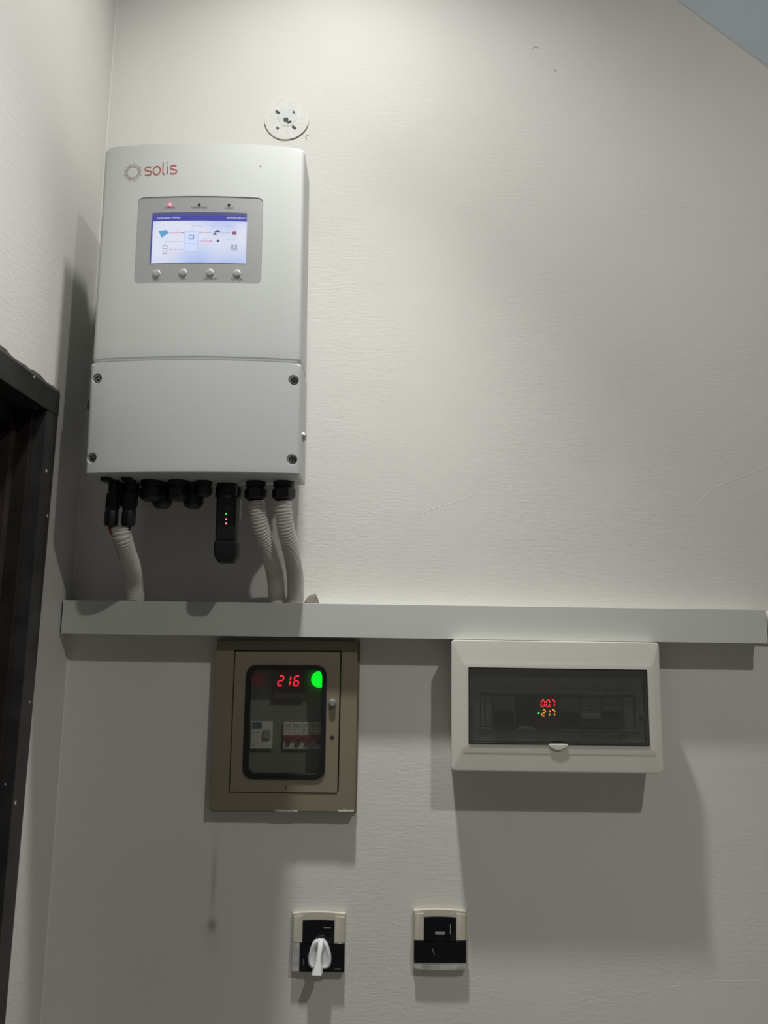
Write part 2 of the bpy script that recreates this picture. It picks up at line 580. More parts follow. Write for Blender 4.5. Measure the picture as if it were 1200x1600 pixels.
def boolean_cut(o, cutters):
    """apply boolean differences without operators"""
    o.modifiers.clear()
    tmp = []
    for i, cb in enumerate(cutters):
        me = bpy.data.meshes.new('cut')
        bmesh.ops.recalc_face_normals(cb, faces=cb.faces[:])
        cb.to_mesh(me)
        cb.free()
        c = bpy.data.objects.new('cut', me)
        c.parent = o.parent
        col.objects.link(c)
        md = o.modifiers.new('cut%d' % i, 'BOOLEAN')
        md.operation = 'DIFFERENCE'
        md.object = c
        md.solver = 'FAST'
        tmp.append(c)
    bpy.context.view_layer.update()
    dg = bpy.context.evaluated_depsgraph_get()
    me = bpy.data.meshes.new_from_object(o.evaluated_get(dg))
    o.modifiers.clear()
    old = o.data
    o.data = me
    weighted(o)
    bpy.data.meshes.remove(old)
    for c in tmp:
        cm = c.data
        bpy.data.objects.remove(c)
        bpy.data.meshes.remove(cm)
    me.set_sharp_from_angle(angle=math.radians(38))
    return o

# ================================================================== THE ROOM
XL = -0.536                       # face of the left wall
WALL_X1, WALL_TOP = 2.2, 4.6
# distribution board cavity in the back wall
cav = (at(352, 1130).x, at(537, 1130).x, at(440, 1246).z, at(440, 1010).z)
def wall_with_hole(us, vs_, hole, f):
    """3 x 3 grid of slabs less the cell `hole`; f(u, v, layer) -> point"""
    bm = bmesh.new()
    V = {}
    def v(i, j, k):
        if (i, j, k) not in V:
            V[i, j, k] = bm.verts.new(f(us[i], vs_[j], k))
        return V[i, j, k]
    n, m = len(us)-1, len(vs_)-1
    solid = lambda i, j: 0 <= i < n and 0 <= j < m and (i, j) != hole
    for i in range(n):
        for j in range(m):
            if not solid(i, j):
                continue
            for k in (0, 1):
                bm.faces.new((v(i, j, k), v(i+1, j, k), v(i+1, j+1, k), v(i, j+1, k)))
            for di, dj, a, c in ((-1, 0, (i, j), (i, j+1)), (1, 0, (i+1, j), (i+1, j+1)), (0, -1, (i, j), (i+1, j)), (0, 1, (i, j+1), (i+1, j+1))):
                if not solid(i+di, j+dj):
                    bm.faces.new((v(*a, 0), v(*c, 0), v(*c, 1), v(*a, 1)))
    return bm
bm = wall_with_hole([XL-0.25, cav[0], cav[1], WALL_X1], [0, cav[2], cav[3], WALL_TOP], (1, 1), lambda u, v, k: (u, 0.15*k, v))
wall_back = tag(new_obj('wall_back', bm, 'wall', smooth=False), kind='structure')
tag(wall_back, 'off white painted plaster wall behind all the equipment')

DOOR_Y0, DOOR_Y1, DOOR_Z = -0.128, -1.05, atx(40, 577, XL).z+0.002
bm = wall_with_hole([0.0, DOOR_Y0, DOOR_Y1, -2.6], [-0.01, 0.0, DOOR_Z, WALL_TOP], (1, 1), lambda u, v, k: (XL-0.2*k, u, v))
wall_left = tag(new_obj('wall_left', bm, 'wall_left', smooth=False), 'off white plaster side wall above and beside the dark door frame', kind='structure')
bm = box(XL-0.2, WALL_X1, -2.6, 0.15, -0.1, 0.0)
tag(new_obj('floor', bm, 'floor', smooth=False), 'plain stone floor below the picture', kind='structure')
# sloping soffit of the stair above, meeting the back wall at the upper right
s0, s1 = at(1058, 0), at(1200, 105)
sl = (s1.z-s0.z)/(s1.x-s0.x)
zs = lambda x: s0.z+sl*(x-s0.x)
xa, xb, SD, KR = 0.12, 1.75, 0.55, 0.85         # soffit shaped to climb from the wall, keeping its shadow off it
bm = bmesh.new()
hexa(bm, [(xa, -SD, zs(xa)+KR*SD), (xb, -SD, zs(xb)+KR*SD), (xb, -0.0005, zs(xb)), (xa, -0.0005, zs(xa)),
          (xa, -SD, zs(xa)+KR*SD+0.2), (xb, -SD, zs(xb)+KR*SD+0.2), (xb, -0.0005, zs(xb)+0.2), (xa, -0.0005, zs(xa)+0.2)])
tag(new_obj('ceiling', bm, 'soffit', smooth=False), 'blue grey sloping soffit at the upper right', kind='structure')

# ---- door set in the left wall: dark wooden frame with stepped reveal
door = thing('door_1', (XL, -0.58, 0), 'dark brown wooden door frame with stepped mouldings in the left wall', None)
door['kind'] = 'structure'
jt, jb = -0.1245, -0.158          # outer edge of the jamb leans a little out of plumb
zt = atx(40, 579, XL).z
fw = 0.040
lean = lambda z: jt+(jb-jt)*max(0.0, (zt-z))/zt
def jamb(y_off0, y_off1, xf0, xf1, z1, name, m, z0=0.0):
    bm = bmesh.new()
    a0, a1 = lean(z0), lean(z1)
    hexa(bm, [(xf0, a0-y_off1, z0), (xf1, a0-y_off1, z0), (xf1, a0-y_off0, z0), (xf0, a0-y_off0, z0),
              (xf0, a1-y_off1, z1), (xf1, a1-y_off1, z1), (xf1, a1-y_off0, z1), (xf0, a1-y_off0, z1)])
    bmesh.ops.bevel(bm, geom=bm.edges[:], offset=0.0015, segments=2, profile=0.5, affect='EDGES')
    return new_obj(name, bm, m, door)
jamb(0.0, fw, XL-0.19, XL+0.006, zt-fw, 'jamb', 'wood_fleck')
jamb(fw, fw+0.012, XL-0.19, XL-0.012, zt-fw, 'moulding', 'wood')
jamb(fw+0.012, fw+0.026, XL-0.19, XL-0.034, zt-fw, 'moulding', 'wood2')
jamb(fw+0.026, fw+0.042, XL-0.19, XL-0.062, zt-fw, 'moulding', 'wood')
jamb(fw+0.042, fw+0.056, XL-0.19, XL-0.090, zt-fw, 'moulding', 'wood2')
new_obj('frame_head', box(XL-0.19, XL+0.006, -1.05, jt+0.0005, zt-fw, zt-0.0005, 0.0015), 'wood_fleck', door)
new_obj('head_stop', box(XL-0.19, XL-0.034, -1.01, jt-fw, zt-fw-0.03, zt-fw, 0.001), 'wood', door)
new_obj('jamb', box(XL-0.19, XL+0.006, -1.05, -1.01, 0, zt-fw, 0.0015), 'wood_fleck', door)
new_obj('door_leaf', box(XL-0.17, XL-0.12, -1.01, jt-fw-0.03, 0.005, zt-fw-0.03, 0.002), 'wood2', door)
# broken plaster edge over the frame head
random.seed(4)
bm = bmesh.new()
ys = [jt+0.002-i*0.012 for i in range(22)]
top = [zt+0.003+random.uniform(0.0005, 0.0055) for _ in ys]
rows = []
for y, z in zip(ys, top):
    rows.append([bm.verts.new((XL+0.0045, y, zt-0.002)), bm.verts.new((XL+0.003, y, z)), bm.verts.new((XL-0.01, y, z)), bm.verts.new((XL-0.01, y, zt-0.002))])
for p, q in zip(rows, rows[1:]):
    for i in range(4):
        bm.faces.new((p[i], p[(i+1) % 4], q[(i+1) % 4], q[i]))
bm.faces.new(rows[0]); bm.faces.new(rows[-1][::-1])
new_obj('broken_mortar', bm, 'cement', door, smooth=False)

# ---- bead of paint filling the corner between the two walls
bm = tube([(XL+0.0006, -0.0006, 1.0), (XL+0.0006, -0.0006, WALL_TOP-0.01)], 0.0022, 10)
o = new_obj('corner_bead', bm, 'wall')
o.parent = wall_back
# ---- small scars in the plaster
def scar(name, pts, wd, m):
    bm = bmesh.new()
    P = [at(x, y) for x, y in pts]
    tube([Vector((p.x, wd*0.72, p.z)) for p in spline(P, 4)], wd, 8, bm)
    o = new_obj(name, bm, m)
    o.parent = wall_back
    return o
scar('crack', [(1082, 795), (1098, 780), (1112, 766), (1130, 757), (1160, 745), (1199, 728)], 0.0012, 'wall')
scar('crack', [(1032, 1543), (1060, 1541), (1085, 1536), (1120, 1533), (1199, 1533)], 0.0006, 'wall')
scar('crack', [(655, 803), (680, 794), (715, 783), (742, 772)], 0.0009, 'wall')
scar('crack', [(832, 76), (837, 73), (843, 76)], 0.0008, 'cement')
scar('crack', [(479, 219), (478, 213), (485, 210)], 0.0008, 'cement')
scar('crack', [(866, 108), (869, 113)], 0.0008, 'cement')

# ================================================================== INVERTER
DF, DB, BUL = 0.190, 0.105, 0.0145     # front edge, back edge, bulge of the front
TILT = math.radians(0.75)
iO = at(300, 750, 0.15)
iO = Vector((iO.x, 0, iO.z))
IM = Matrix.Translation(iO) @ Matrix.Rotation(-TILT, 4, 'Y')
IMI = IM.inverted()
inverter = thing('solar_inverter', iO, 'white wall mounted solar inverter with lit colour display and red logo', 'inverter', mw=IM)
def il(px, py, d):
    return IMI @ at(px, py, d)
# outline in the inverter's own frame
tl, tr, bl, br = il(162, 231, DF), il(475.5, 233, DF), il(134, 738, DF), il(467.5, 747, DF)
IX0, IX1 = (tl.x+bl.x)/2, (tr.x+br.x)/2
IZ1, IZ0 = (tl.z+tr.z)/2, (bl.z+br.z)/2
ICX, IHW = (IX0+IX1)/2, (IX1-IX0)/2
gl_, gr_ = il(145, 565.5, DF), il(469, 569, DF)
ISP = (gl_.z+gr_.z)/2               # split between the two covers
print('inverter size', IX1-IX0, IZ1-IZ0)
def fy(x, extra=0.0):
    """front surface (negative y) of the bulging covers at local x"""
    u = max(-1.0, min(1.0, (x-ICX)/IHW))
    return -(DF+BUL*(1-u*u)+extra)
def cover(z0, z1, extra, wide, yb, name, rt, rb, cuts):
    prof = [(IX0-wide, yb)]
    rc = 0.0075
    e = 0.0
    x0, x1 = IX0-wide, IX1+wide
    yf0 = fy(IX0, extra)
    for i in range(5):
        a = math.pi/2*i/4
        prof.append((x0+rc*(1-math.sin(a)) if False else x0+rc*(1-math.cos(a)), yf0+rc-rc*math.sin(a)))
    n = 22
    for i in range(1, n):
        x = x0+rc+(x1-x0-2*rc)*i/n
        prof.append((x, fy(x, extra)-(0.0)))
    for i in range(5):
        a = math.pi/2*(1-i/4)
        prof.append((x1-rc*(1-math.cos(a)), yf0+rc-rc*math.sin(a)))
    prof.append((x1, yb))
    b = bmesh.new()
    lo = [b.verts.new((x, y, z0)) for x, y in prof]
    hi = [b.verts.new((x, y, z1)) for x, y in prof]
    fl = b.faces.new(lo)
    fh = b.faces.new(hi[::-1])
    m = len(prof)
    for i in range(m):
        b.faces.new((lo[i], hi[i], hi[(i+1) % m], lo[(i+1) % m]))
    bmesh.ops.bevel(b, geom=list(fh.edges), offset=rt, segments=4, profile=0.5, affect='EDGES', clamp_overlap=True)
    fl = min(b.faces, key=lambda f: f.calc_center_median().z)
    bmesh.ops.bevel(b, geom=list(fl.edges), offset=rb, segments=4, profile=0.5, affect='EDGES', clamp_overlap=True)
    bmesh.ops.remove_doubles(b, verts=b.verts[:], dist=2e-5)
    bmesh.ops.dissolve_degenerate(b, edges=b.edges[:], dist=1e-5)
    for zc in cuts:
        bmesh.ops.bisect_plane(b, geom=b.verts[:]+b.edges[:]+b.faces[:], plane_co=(0, 0, zc), plane_no=(0, 0, 1))
    return new_obj(name, b, 'cover', inverter)
up = cover(ISP+0.0012, IZ1, 0.0, 0.0, -DB, 'upper_cover', 0.005, 0.0058, [il(300, y, DF).z for y in (250, 300, 452, 545)])
lo = cover(IZ0, ISP-0.0012, 0.0025, 0.0012, -DB-0.001, 'lower_cover', 0.0032, 0.0034, [il(300, y, DF).z for y in (577.5, 605.5, 701, 729)])

def onface(px, py, off=0.0, extra=0.0):
    """local point of the curved front seen at a pixel"""
    d = DF
    for _ in range(6):
        p = il(px, py, d)
        d = -fy(p.x, extra)
        # depth in world is the same because the tilt is about Y
    p = il(px, py, d)
    return Vector((p.x, fy(p.x, extra)-off, p.z))
def fplace(off):
    return lambda x, z: Vector((x, fy(x)-off, z))
def columns(outline_fn, x0, x1, n, yf, yb):
    """solid whose front and back follow the curved face; outline_fn(x) -> (zbot, ztop)"""
    b = bmesh.new()
    rows = []
    for i in range(n+1):
        t = i/n
        x = x0+(x1-x0)*(0.5-0.5*math.cos(math.pi*t))
        z0, z1 = outline_fn(x)
        if z1-z0 < 0.0006:
            c = (z0+z1)/2; z0, z1 = c-0.0003, c+0.0003
        rows.append([b.verts.new((x, yf(x), z0)), b.verts.new((x, yf(x), z1)), b.verts.new((x, yb(x), z1)), b.verts.new((x, yb(x), z0))])
    for p, q in zip(rows, rows[1:]):
        for i in range(4):
            b.faces.new((p[i], p[(i+1) % 4], q[(i+1) % 4], q[i]))
    b.faces.new(rows[0]); b.faces.new(rows[-1][::-1])
    return b
def rr_outline(x0, x1, z0, z1, r):
    def f(x):
        dx = 0.0
        if x < x0+r: dx = x0+r-x
        elif x > x1-r: dx = x-(x1-r)
        dx = min(dx, r)
        c = r-math.sqrt(max(0, r*r-dx*dx))
        return z0+c, z1-c
    return f
pTL, pTR, pBR, pBL = onface(215.5, 308), onface(411, 310), onface(408, 444.5), onface(210, 443.5)
PX0, PX1 = (pTL.x+pBL.x)/2, (pTR.x+pBR.x)/2
PZ1, PZ0 = (pTL.z+pTR.z)/2, (pBL.z+pBR.z)/2
REC = 0.0011
cut = columns(rr_outline(PX0, PX1, PZ0, PZ1, 0.0085), PX0, PX1, 48, lambda x: fy(x)-0.02, lambda x: fy(x)+REC)
boolean_cut(up, [cut])
g = 0.0004
mem = new_obj('display_panel', columns(rr_outline(PX0+g, PX1-g, PZ0+g, PZ1-g, 0.0083), PX0+g, PX1-g, 48, lambda x: fy(x)+REC-0.0005, lambda x: fy(x)+REC-0.00002), 'membrane', inverter)
OFF = -REC+0.0005                   # face of the panel relative to the cover
# screen
q = [onface(237, 333), onface(386, 332.5), onface(384, 411), onface(236, 412)]
SX0, SX1 = (q[0].x+q[3].x)/2, (q[1].x+q[2].x)/2
SZ1, SZ0 = (q[0].z+q[1].z)/2, (q[2].z+q[3].z)/2
def slab(x0, x1, z0, z1, off, th, m, name, parent, n=12):
    return new_obj(name, columns(lambda x: (z0, z1), x0, x1, n, lambda x: fy(x)-off, lambda x: fy(x)-off+th), m, parent)
SH, SW = SZ1-SZ0, SX1-SX0
screen = slab(SX0, SX1, SZ0, SZ1, OFF+0.0004, 0.0004, 'scr_page', 'screen', mem)
screen['label'] = 'lit blue white display showing an energy flow diagram'
so = OFF+0.0006
slab(SX0, SX1, SZ1-SH*0.075, SZ1, so, 0.0002, 'scr_top', 'screen_edge', screen)
slab(SX0, SX1, SZ1-SH*0.175, SZ1-SH*0.075, so, 0.0002, 'scr_title', 'title_bar', screen)
slab(SX0-0.0006, SX0+SW*0.010, SZ0, SZ1-SH*0.175, so, 0.0002, 'scr_title', 'screen_edge', screen)
def S(u, v):
    """screen coordinates from the close-up crop (pixels) to local x, z"""
    return (SX0+(u-203)/(1006-203)*SW, SZ1-(v-235)/(664-235)*SH)
pl2 = fplace(so+0.0002)
def sgroup(name, m, fn):
    b = bmesh.new()
    fn(b)
    return new_obj(name, b, m, screen, smooth=False)
U = SW/803.0
def sp(b, pts):
    flat_poly(b, [S(*p) for p in pts], pl2)
def sl_(b, pts, wd):
    ribbon(b, [S(*p) for p in pts], wd*U, pl2)
tx = lambda b, s, size, u, v, al='CENTER': text_bm(s, size*U, pl2, *S(u, v), al, b)
sgroup('screen_text', 'scr_white', lambda b: tx(b, 'Current Status: Working', 20, 240, 284, 'LEFT'))
sgroup('screen_text', 'scr_white', lambda b: tx(b, '2024/03/02 08:41:15', 20, 1002, 283, 'RIGHT'))
def f_panel(b):
    sp(b, [(262, 392), (330, 386), (355, 412), (290, 452)])
sgroup('solar_panel_icon', 'scr_blue', f_panel)
def f_lines(b):
    sl_(b, [(548, 398), (548, 355), (905, 355), (905, 388)], 3)
    sl_(b, [(324, 515), (324, 487), (485, 487)], 3)
    sl_(b, [(905, 432), (905, 492)], 3)
    sl_(b, [(690, 412), (722, 412)], 3)
    sl_(b, [(598, 508), (598, 565)], 2.5)
    sl_(b, [(800, 411), (872, 411)], 4)
    for u, v in ((425, 393), (410, 541), (668, 465), (862, 466), (725, 357)):
        tx(b, '0.0kW', 13, u, v)
    sl_(b, [(487, 505), (603, 505)], 2.5)
    for p in ([(487, 400), (605, 400)], [(487, 400), (487, 570)], [(605, 400), (605, 505)], [(487, 570), (598, 570)]):
        sl_(b, p, 2.5)
sgroup('flow_lines', 'scr_line', f_lines)
for a, c, v, hd in ((365, 470, 412, 1), (620, 700, 411, -1), (615, 712, 484, 1), (372, 490, 553, -1)):
    def f_red(b):
        sl_(b, [(a, v), (c, v)], 4)
        e_ = c if hd > 0 else a
        sp(b, [(e_-2*hd, v-7), (e_+14*hd, v), (e_-2*hd, v+7)])
    sgroup('flow_arrow', 'scr_red', f_red)
def f_pale(b):
    sp(b, [(489, 403), (603, 403), (603, 503), (489, 503)])
    sp(b, [(492, 508), (596, 508), (596, 567), (492, 567)])
o = sgroup('inverter_icon', 'scr_pale', f_pale)
def f_lcd(b):
    for p in ([(524, 437), (567, 437)], [(524, 464), (567, 464)], [(526, 437), (526, 464)], [(565, 437), (565, 464)]):
        sl_(b, p, 5)
sgroup('inverter_icon_display', 'scr_dark', f_lcd)
def f_house(b):
    sp(b, [(738, 402), (762, 386), (788, 402), (788, 410), (738, 410)])
    sp(b, [(726, 424), (742, 411), (758, 424), (756, 431), (728, 431)])
sgroup('house_icon', 'scr_dark', f_house)
def f_batt(b):
    for p in ([(308, 518), (342, 518)], [(308, 588), (342, 588)], [(308, 518), (308, 588)], [(342, 518), (342, 588)], [(310, 545), (340, 545)], [(310, 566), (340, 566)]):
        sl_(b, p, 3.5)
sgroup('battery_icon', 'scr_dark', f_batt)
for cx, s in ((890, 1.0), (921, 0.8)):
    def f_tower(b):
        sl_(b, [(cx, 500), (cx-13*s, 566)], 3); sl_(b, [(cx, 500), (cx+13*s, 566)], 3)
        sl_(b, [(cx-17*s, 518), (cx+17*s, 518)], 3.5); sl_(b, [(cx-17*s, 536), (cx+17*s, 536)], 3.5)
        sl_(b, [(cx-9*s, 550), (cx+9*s, 535)], 2.5)
    sgroup('grid_tower_icon', 'scr_dark', f_tower)
sgroup('bulb_icon', 'scr_dark', lambda b: flat_poly(b, [(S(770, 480)[0]+12*U*math.cos(a*math.pi/6), S(770, 480)[1]+12*U*math.sin(a*math.pi/6)) for a in range(12)], pl2))
sgroup('screen_text', 'scr_line', lambda b: tx(b, 'Work Mode: Self-Use', 15, 598, 657))
def f_mag(b):
    sp(b, [(886, 398), (896, 398), (896, 390), (903, 398), (912, 390), (912, 398), (921, 392), (923, 426), (886, 426)])
sgroup('meter_icon', 'scr_mag', f_mag)
# indicator lamps and keys
pplace = fplace(OFF+0.0002)
for (px, py, m, t) in ((265.6, 319.3, 'led_red_bright', 'POWER'), (311.3, 319, 'near_black', 'OPERATION'), (357.7, 319.5, 'near_black', 'ALARM')):
    p = onface(px, py)
    b = lathe([(0, 0.0022), (0.0006, 0.0022), (0.0011, 0.0012)], (p.x, fy(p.x)-OFF, p.z), '-Y', 16)
    new_obj('indicator_light', b, m, mem)
    if t == 'POWER':
        b = bmesh.new()
        ribbon(b, [(p.x+0.0034*math.cos(a*math.pi/10), p.z+0.0034*math.sin(a*math.pi/10)) for a in range(20)], 0.0012, pplace, True)
        new_obj('indicator_halo', b, emit('indicator_halo_glow', (1.0, 0.25, 0.32), 0.75), mem, smooth=False)  # halo of the lit indicator, drawn as a glowing ring
    l_ = onface(px, py+5.3)
    new_obj('panel_text', text_bm(t, 0.0046, pplace, l_.x, l_.z), 'print', mem, smooth=False)
for (px, py, t) in ((244.5, 427, 'ESC'), (285.8, 426, 'UP'), (327.8, 426, 'DOWN'), (369.6, 427, 'ENTER')):
    p = onface(px, py)
    b = lathe([(-0.0004, 0.0062), (0.0005, 0.0062), (0.0010, 0.0054), (0.0013, 0.0038), (0.0014, 0.001)], (p.x, fy(p.x)-OFF, p.z), '-Y', 24)
    new_obj('button', b, 'button', mem)
    l_ = onface(px+0.5, py+9.3)
    new_obj('panel_text', text_bm(t, 0.0060, pplace, l_.x, l_.z), 'print', mem, smooth=False)
# logo
lp = fplace(0.0003)
c0 = onface(207.7, 269.2)
kpx = (onface(217.7, 269.2).x-c0.x)/10.0          # metres per pixel here
def zig(n, r0, r1, ph, jit):
    random.seed(jit)
    out = []
    for i in range(n):
        a0 = 2*math.pi*i/n+ph
        a1 = a0+math.pi/n
        k = random.uniform(0.94, 1.03)
        out.append((c0.x+r1*k*kpx*math.cos(a0), c0.z+r1*k*kpx*math.sin(a0)))
        out.append((c0.x+r0*kpx*math.cos(a1), c0.z+r0*kpx*math.sin(a1)))
    return out
b = bmesh.new(); ribbon(b, zig(13, 8.4, 15.0, 0.05, 3), 0.85*kpx, lp, True)
logo = new_obj('sun_logo', b, 'logo2', inverter, smooth=False)
b = bmesh.new(); ribbon(b, zig(13, 8.2, 12.6, 0.30, 5), 0.6*kpx, fplace(0.00035), True)
new_obj('sun_logo_ray', b, 'logo', logo, smooth=False)
def arc(cx, cz, rx, rz, a0, a1, n=10):
    return [(cx+rx*math.cos(math.radians(a0+(a1-a0)*i/n)), cz+rz*math.sin(math.radians(a0+(a1-a0)*i/n))) for i in range(n+1)]
base = onface(225.8, 274.2)
tilt_l = 0.000
def letter_s():
    return ([(9.6, 12.6), (8.2, 13.6)]+[(6.2, 14.2), (4.2, 14.0)]+arc(3.6, 10.9, 3.0, 3.1, 95, 230, 7)+[(3.4, 8.2), (6.6, 6.6)]+arc(7.2, 3.5, 3.1, 3.4, 60, -70, 7)+[(6.0, 0.1), (3.4, 0.2), (0.8, 1.5)])
glyphs = [(0.0, letter_s()), (12.2, arc(6.1, 7.1, 5.3, 7.0, 0, 360, 22)), (26.6, [(0.8, 20.0), (0.8, 4.0), (1.2, 1.5), (2.8, 0.3), (4.6, 0.4)]), (33.6, [(0.6, 14.0), (0.6, 0.2)]), (33.6, [(0.6, 18.3), (0.6, 20.0)]), (37.8, letter_s())]
b = bmesh.new()
for gx, pts in glyphs:
    ribbon(b, [(base.x+(gx+x)*1.02*kpx, base.z+z*0.97*kpx*1.0+(gx+x)*0.02*kpx) for x, z in pts], 1.55*kpx, lp)
new_obj('logo_lettering', b, 'logo', inverter, smooth=False)
p = onface(407, 259)
new_obj('paint_speck', lathe([(-0.0003, 0.0016), (0.0004, 0.0011)], (p.x, fy(p.x), p.z), '-Y', 10), 'membrane', inverter)
# corner screws of the lower cover in scooped pockets
pock = []
scr = []
for (px, py) in ((151, 591), (459, 593.5), (142.5, 715), (456.5, 717.5)):
    p = onface(px, py, 0, 0.0025)
    side = -1 if px < 300 else 1
    y = fy(p.x, 0.0025)
    b = lathe([(-0.011, 0.0050), (0.0, 0.0086), (0.03, 0.0090)], (p.x, y, p.z), '-Y', 28)
    pock.append(b)
    scr.append((p, y, side))
boolean_cut(lo, pock)
for p, y, side in scr:
    b = lathe([(0, 0.0048), (0.0022, 0.0048), (0.0036, 0.0036), (0.004, 0.001)], (p.x, y+0.0105, p.z-0.0005), '-Y', 20)
    s_ = new_obj('cover_screw', b, 'steel', inverter)
    b = bmesh.new()
    for a in (0.5, 0.5+math.pi/2):
        t = Vector((math.cos(a), 0, math.sin(a)))*0.0034
        nrm = Vector((-t.z, 0, t.x))*0.28
        c = Vector((p.x, y+0.0105-0.0042, p.z-0.0005))
        bm_f = b.faces.new([b.verts.new(c+v) for v in (t+nrm, t-nrm, -t-nrm, -t+nrm)])
    new_obj('cross_slot', b, 'near_black', s_, smooth=False)
# bottom plate, side bolt, rotary switch, heat sink
new_obj('bottom_plate', box(IX0+0.006, IX1-0.006, -DF+0.004, -DB-0.004, IZ0+0.001, IZ0+0.008), 'cover', inverter)
p = il(477, 682, 0.150)
b = lathe([(0, 0.0085), (0.0012, 0.0085), (0.0012, 0.0065), (0.0035, 0.0065), (0.005, 0.004)], (IX1+0.0012, -0.148, p.z), 'X', 18)
new_obj('earth_bolt', b, 'steel', inverter)
p = il(136, 634, 0.16)
b = bmesh.new()
lathe([(0, 0.016), (0.006, 0.016), (0.007, 0.012)], (IX0, -0.15, p.z), '-X', 20, b)
box(IX0-0.013, IX0-0.005, -0.166, -0.134, p.z-0.007, p.z+0.009, 0.002, 2, b)
new_obj('rotary_switch', b, 'black', inverter)
b = bmesh.new()
box(IX0+0.012, IX1-0.016, -DB-0.002, -0.085, IZ0+0.03, IZ1-0.008, 0, 2, b)
nf = 23
for i in range(nf):
    x = IX0+0.0135+(IX1-IX0-0.031)*i/(nf-1)
    box(x-0.0013, x+0.0013, -0.0855, -0.0185, IZ0+0.03, IZ1-0.008, 0, 2, b)
new_obj('heat_sink', b, 'sinkmetal', inverter, smooth=False)
new_obj('wall_bracket', box(IX0+0.05, IX1-0.05, -0.018, -0.0005, IZ1-0.14, IZ1-0.08, 0.001, 1), 'steel', inverter)
new_obj('wall_bracket', box(IX0+0.05, IX1-0.05, -0.018, -0.0005, IZ0+0.06, IZ0+0.11, 0.001, 1), 'steel', inverter)

# glands and caps under the inverter (local frame)
def iz(px, py, d):
    return il(px, py, d)
mpp = (D-0.138)/F*1.01
def gland(px, wpx, ypx1, d, name='cable_gland', nut=True):
    """black gland hanging from the bottom; width in pixels, bottom at pixel ypx1"""
    top = IZ0+0.001
    c = iz(px, 760, d)
    zb = iz(px, ypx1, d).z
    h = top-zb
    r = wpx*mpp/2
    prof = [(0, r*0.98), (h*0.30, r*0.98), (h*0.32, r*0.84), (h*0.40, r*0.84), (h*0.42, r), (h*0.80, r), (h*0.92, r*0.86), (h, r*0.62)]
    b = lathe(prof, (c.x, -d, top), '-Z', 30, None, (4, 5) if nut else ())
    return new_obj(name, b, 'black', inverter)
gland(400, 33, 783, 0.137)
gland(443.5, 34, 783, 0.137)
gland(318.5, 25, 776, 0.142)
gland(237, 35, 783, 0.142, nut=False)
gland(279, 34, 782, 0.142)
gland(254.5, 31, 794, 0.122, 'blanking_cap', False)
gland(303, 32, 794, 0.122, 'blanking_cap', False)
for px in (167, 199):
    a = iz(px, 747, 0.17)
    new_obj('socket_latch', box(a.x-0.007, a.x+0.007, -0.178, -0.160, IZ0-0.006, IZ0+0.002, 0.001), 'black', inverter)
for px in (188, 209):                      # spare sockets with blue seals behind the plugs
    a = iz(px, 760, 0.124)
    zb = iz(px, 780, 0.124).z
    h = IZ0-zb
    b = lathe([(0, 0.0095), (h*0.7, 0.0095), (h, 0.008)], (a.x, -0.124, IZ0+0.001), '-Z', 20)
    k = new_obj('pv_socket', b, 'black', inverter)
    b = lathe([(h*0.98, 0.0078), (h*0.98+0.010, 0.0078), (h*0.98+0.012, 0.0088), (h*0.98+0.013, 0.006)], (a.x, -0.124, IZ0+0.001), '-Z', 20)
    new_obj('blue_seal', b, 'blue', k)
for px in (178, 204):
    a = iz(px, 760, 0.147)
    h = IZ0-iz(px, 770, 0.147).z
    b = lathe([(0, 0.0085), (h, 0.0085), (h, 0.007)], (a.x, -0.147, IZ0+0.001), '-Z', 20)
    new_obj('pv_socket', b, 'black', inverter)

# ================================================================== PLUGS, LOGGER, CONDUITS (world frame)
def plug(px_top, px_bot, label):
    d = 0.147
    t, n0, bt = at(px_top, 766, d), at((px_top+px_bot)/2, 797, d), at(px_bot, 822, d)
    k = thing('cable_plug', bt, label, 'cable plug', 'cable plugs under the inverter')
    b = bmesh.new()
    ax = (bt-t)
    m0 = t+ax*0.58
    box(-0.0085, 0.0085, -0.008, 0.008, -0.018, 0.012, 0.002, 2, b)
    for s in (-1, 1):
        box(s*0.0085-0.0018, s*0.0085+0.0018, -0.004, 0.004, -0.014, 0.004, 0.001, 1, b)
    bmesh.ops.translate(b, verts=b.verts[:], vec=t+ax*0.30)
    new_obj('plug_body', b, 'black', k)
    b = tube([t+ax*0.54, t+ax*0.66], 0.0080, 20)
    new_obj('seal_ring', b, 'blue', k)
    L = (bt-m0).length
    prof = [(0, 0.0085), (L*0.1, 0.0104), (L*0.86, 0.0104), (L, 0.0085)]
    b = lathe(prof, (0, 0, 0), '-Z', 36)
    for v in b.verts:                     # ribbed grip
        a = math.atan2(v.co.y, v.co.x)
        f_ = 1+0.05*math.cos(9*a)
        v.co.x *= f_; v.co.y *= f_
    bmesh.ops.translate(b, verts=b.verts[:], vec=m0)
    new_obj('grip_nut', b, 'black', k)
    return bt
pb1 = plug(178, 172.5, 'black cable plug with red wire, left of the pair under the inverter')
pb2 = plug(204, 200.5, 'black cable plug with black wire, right of the pair under the inverter')
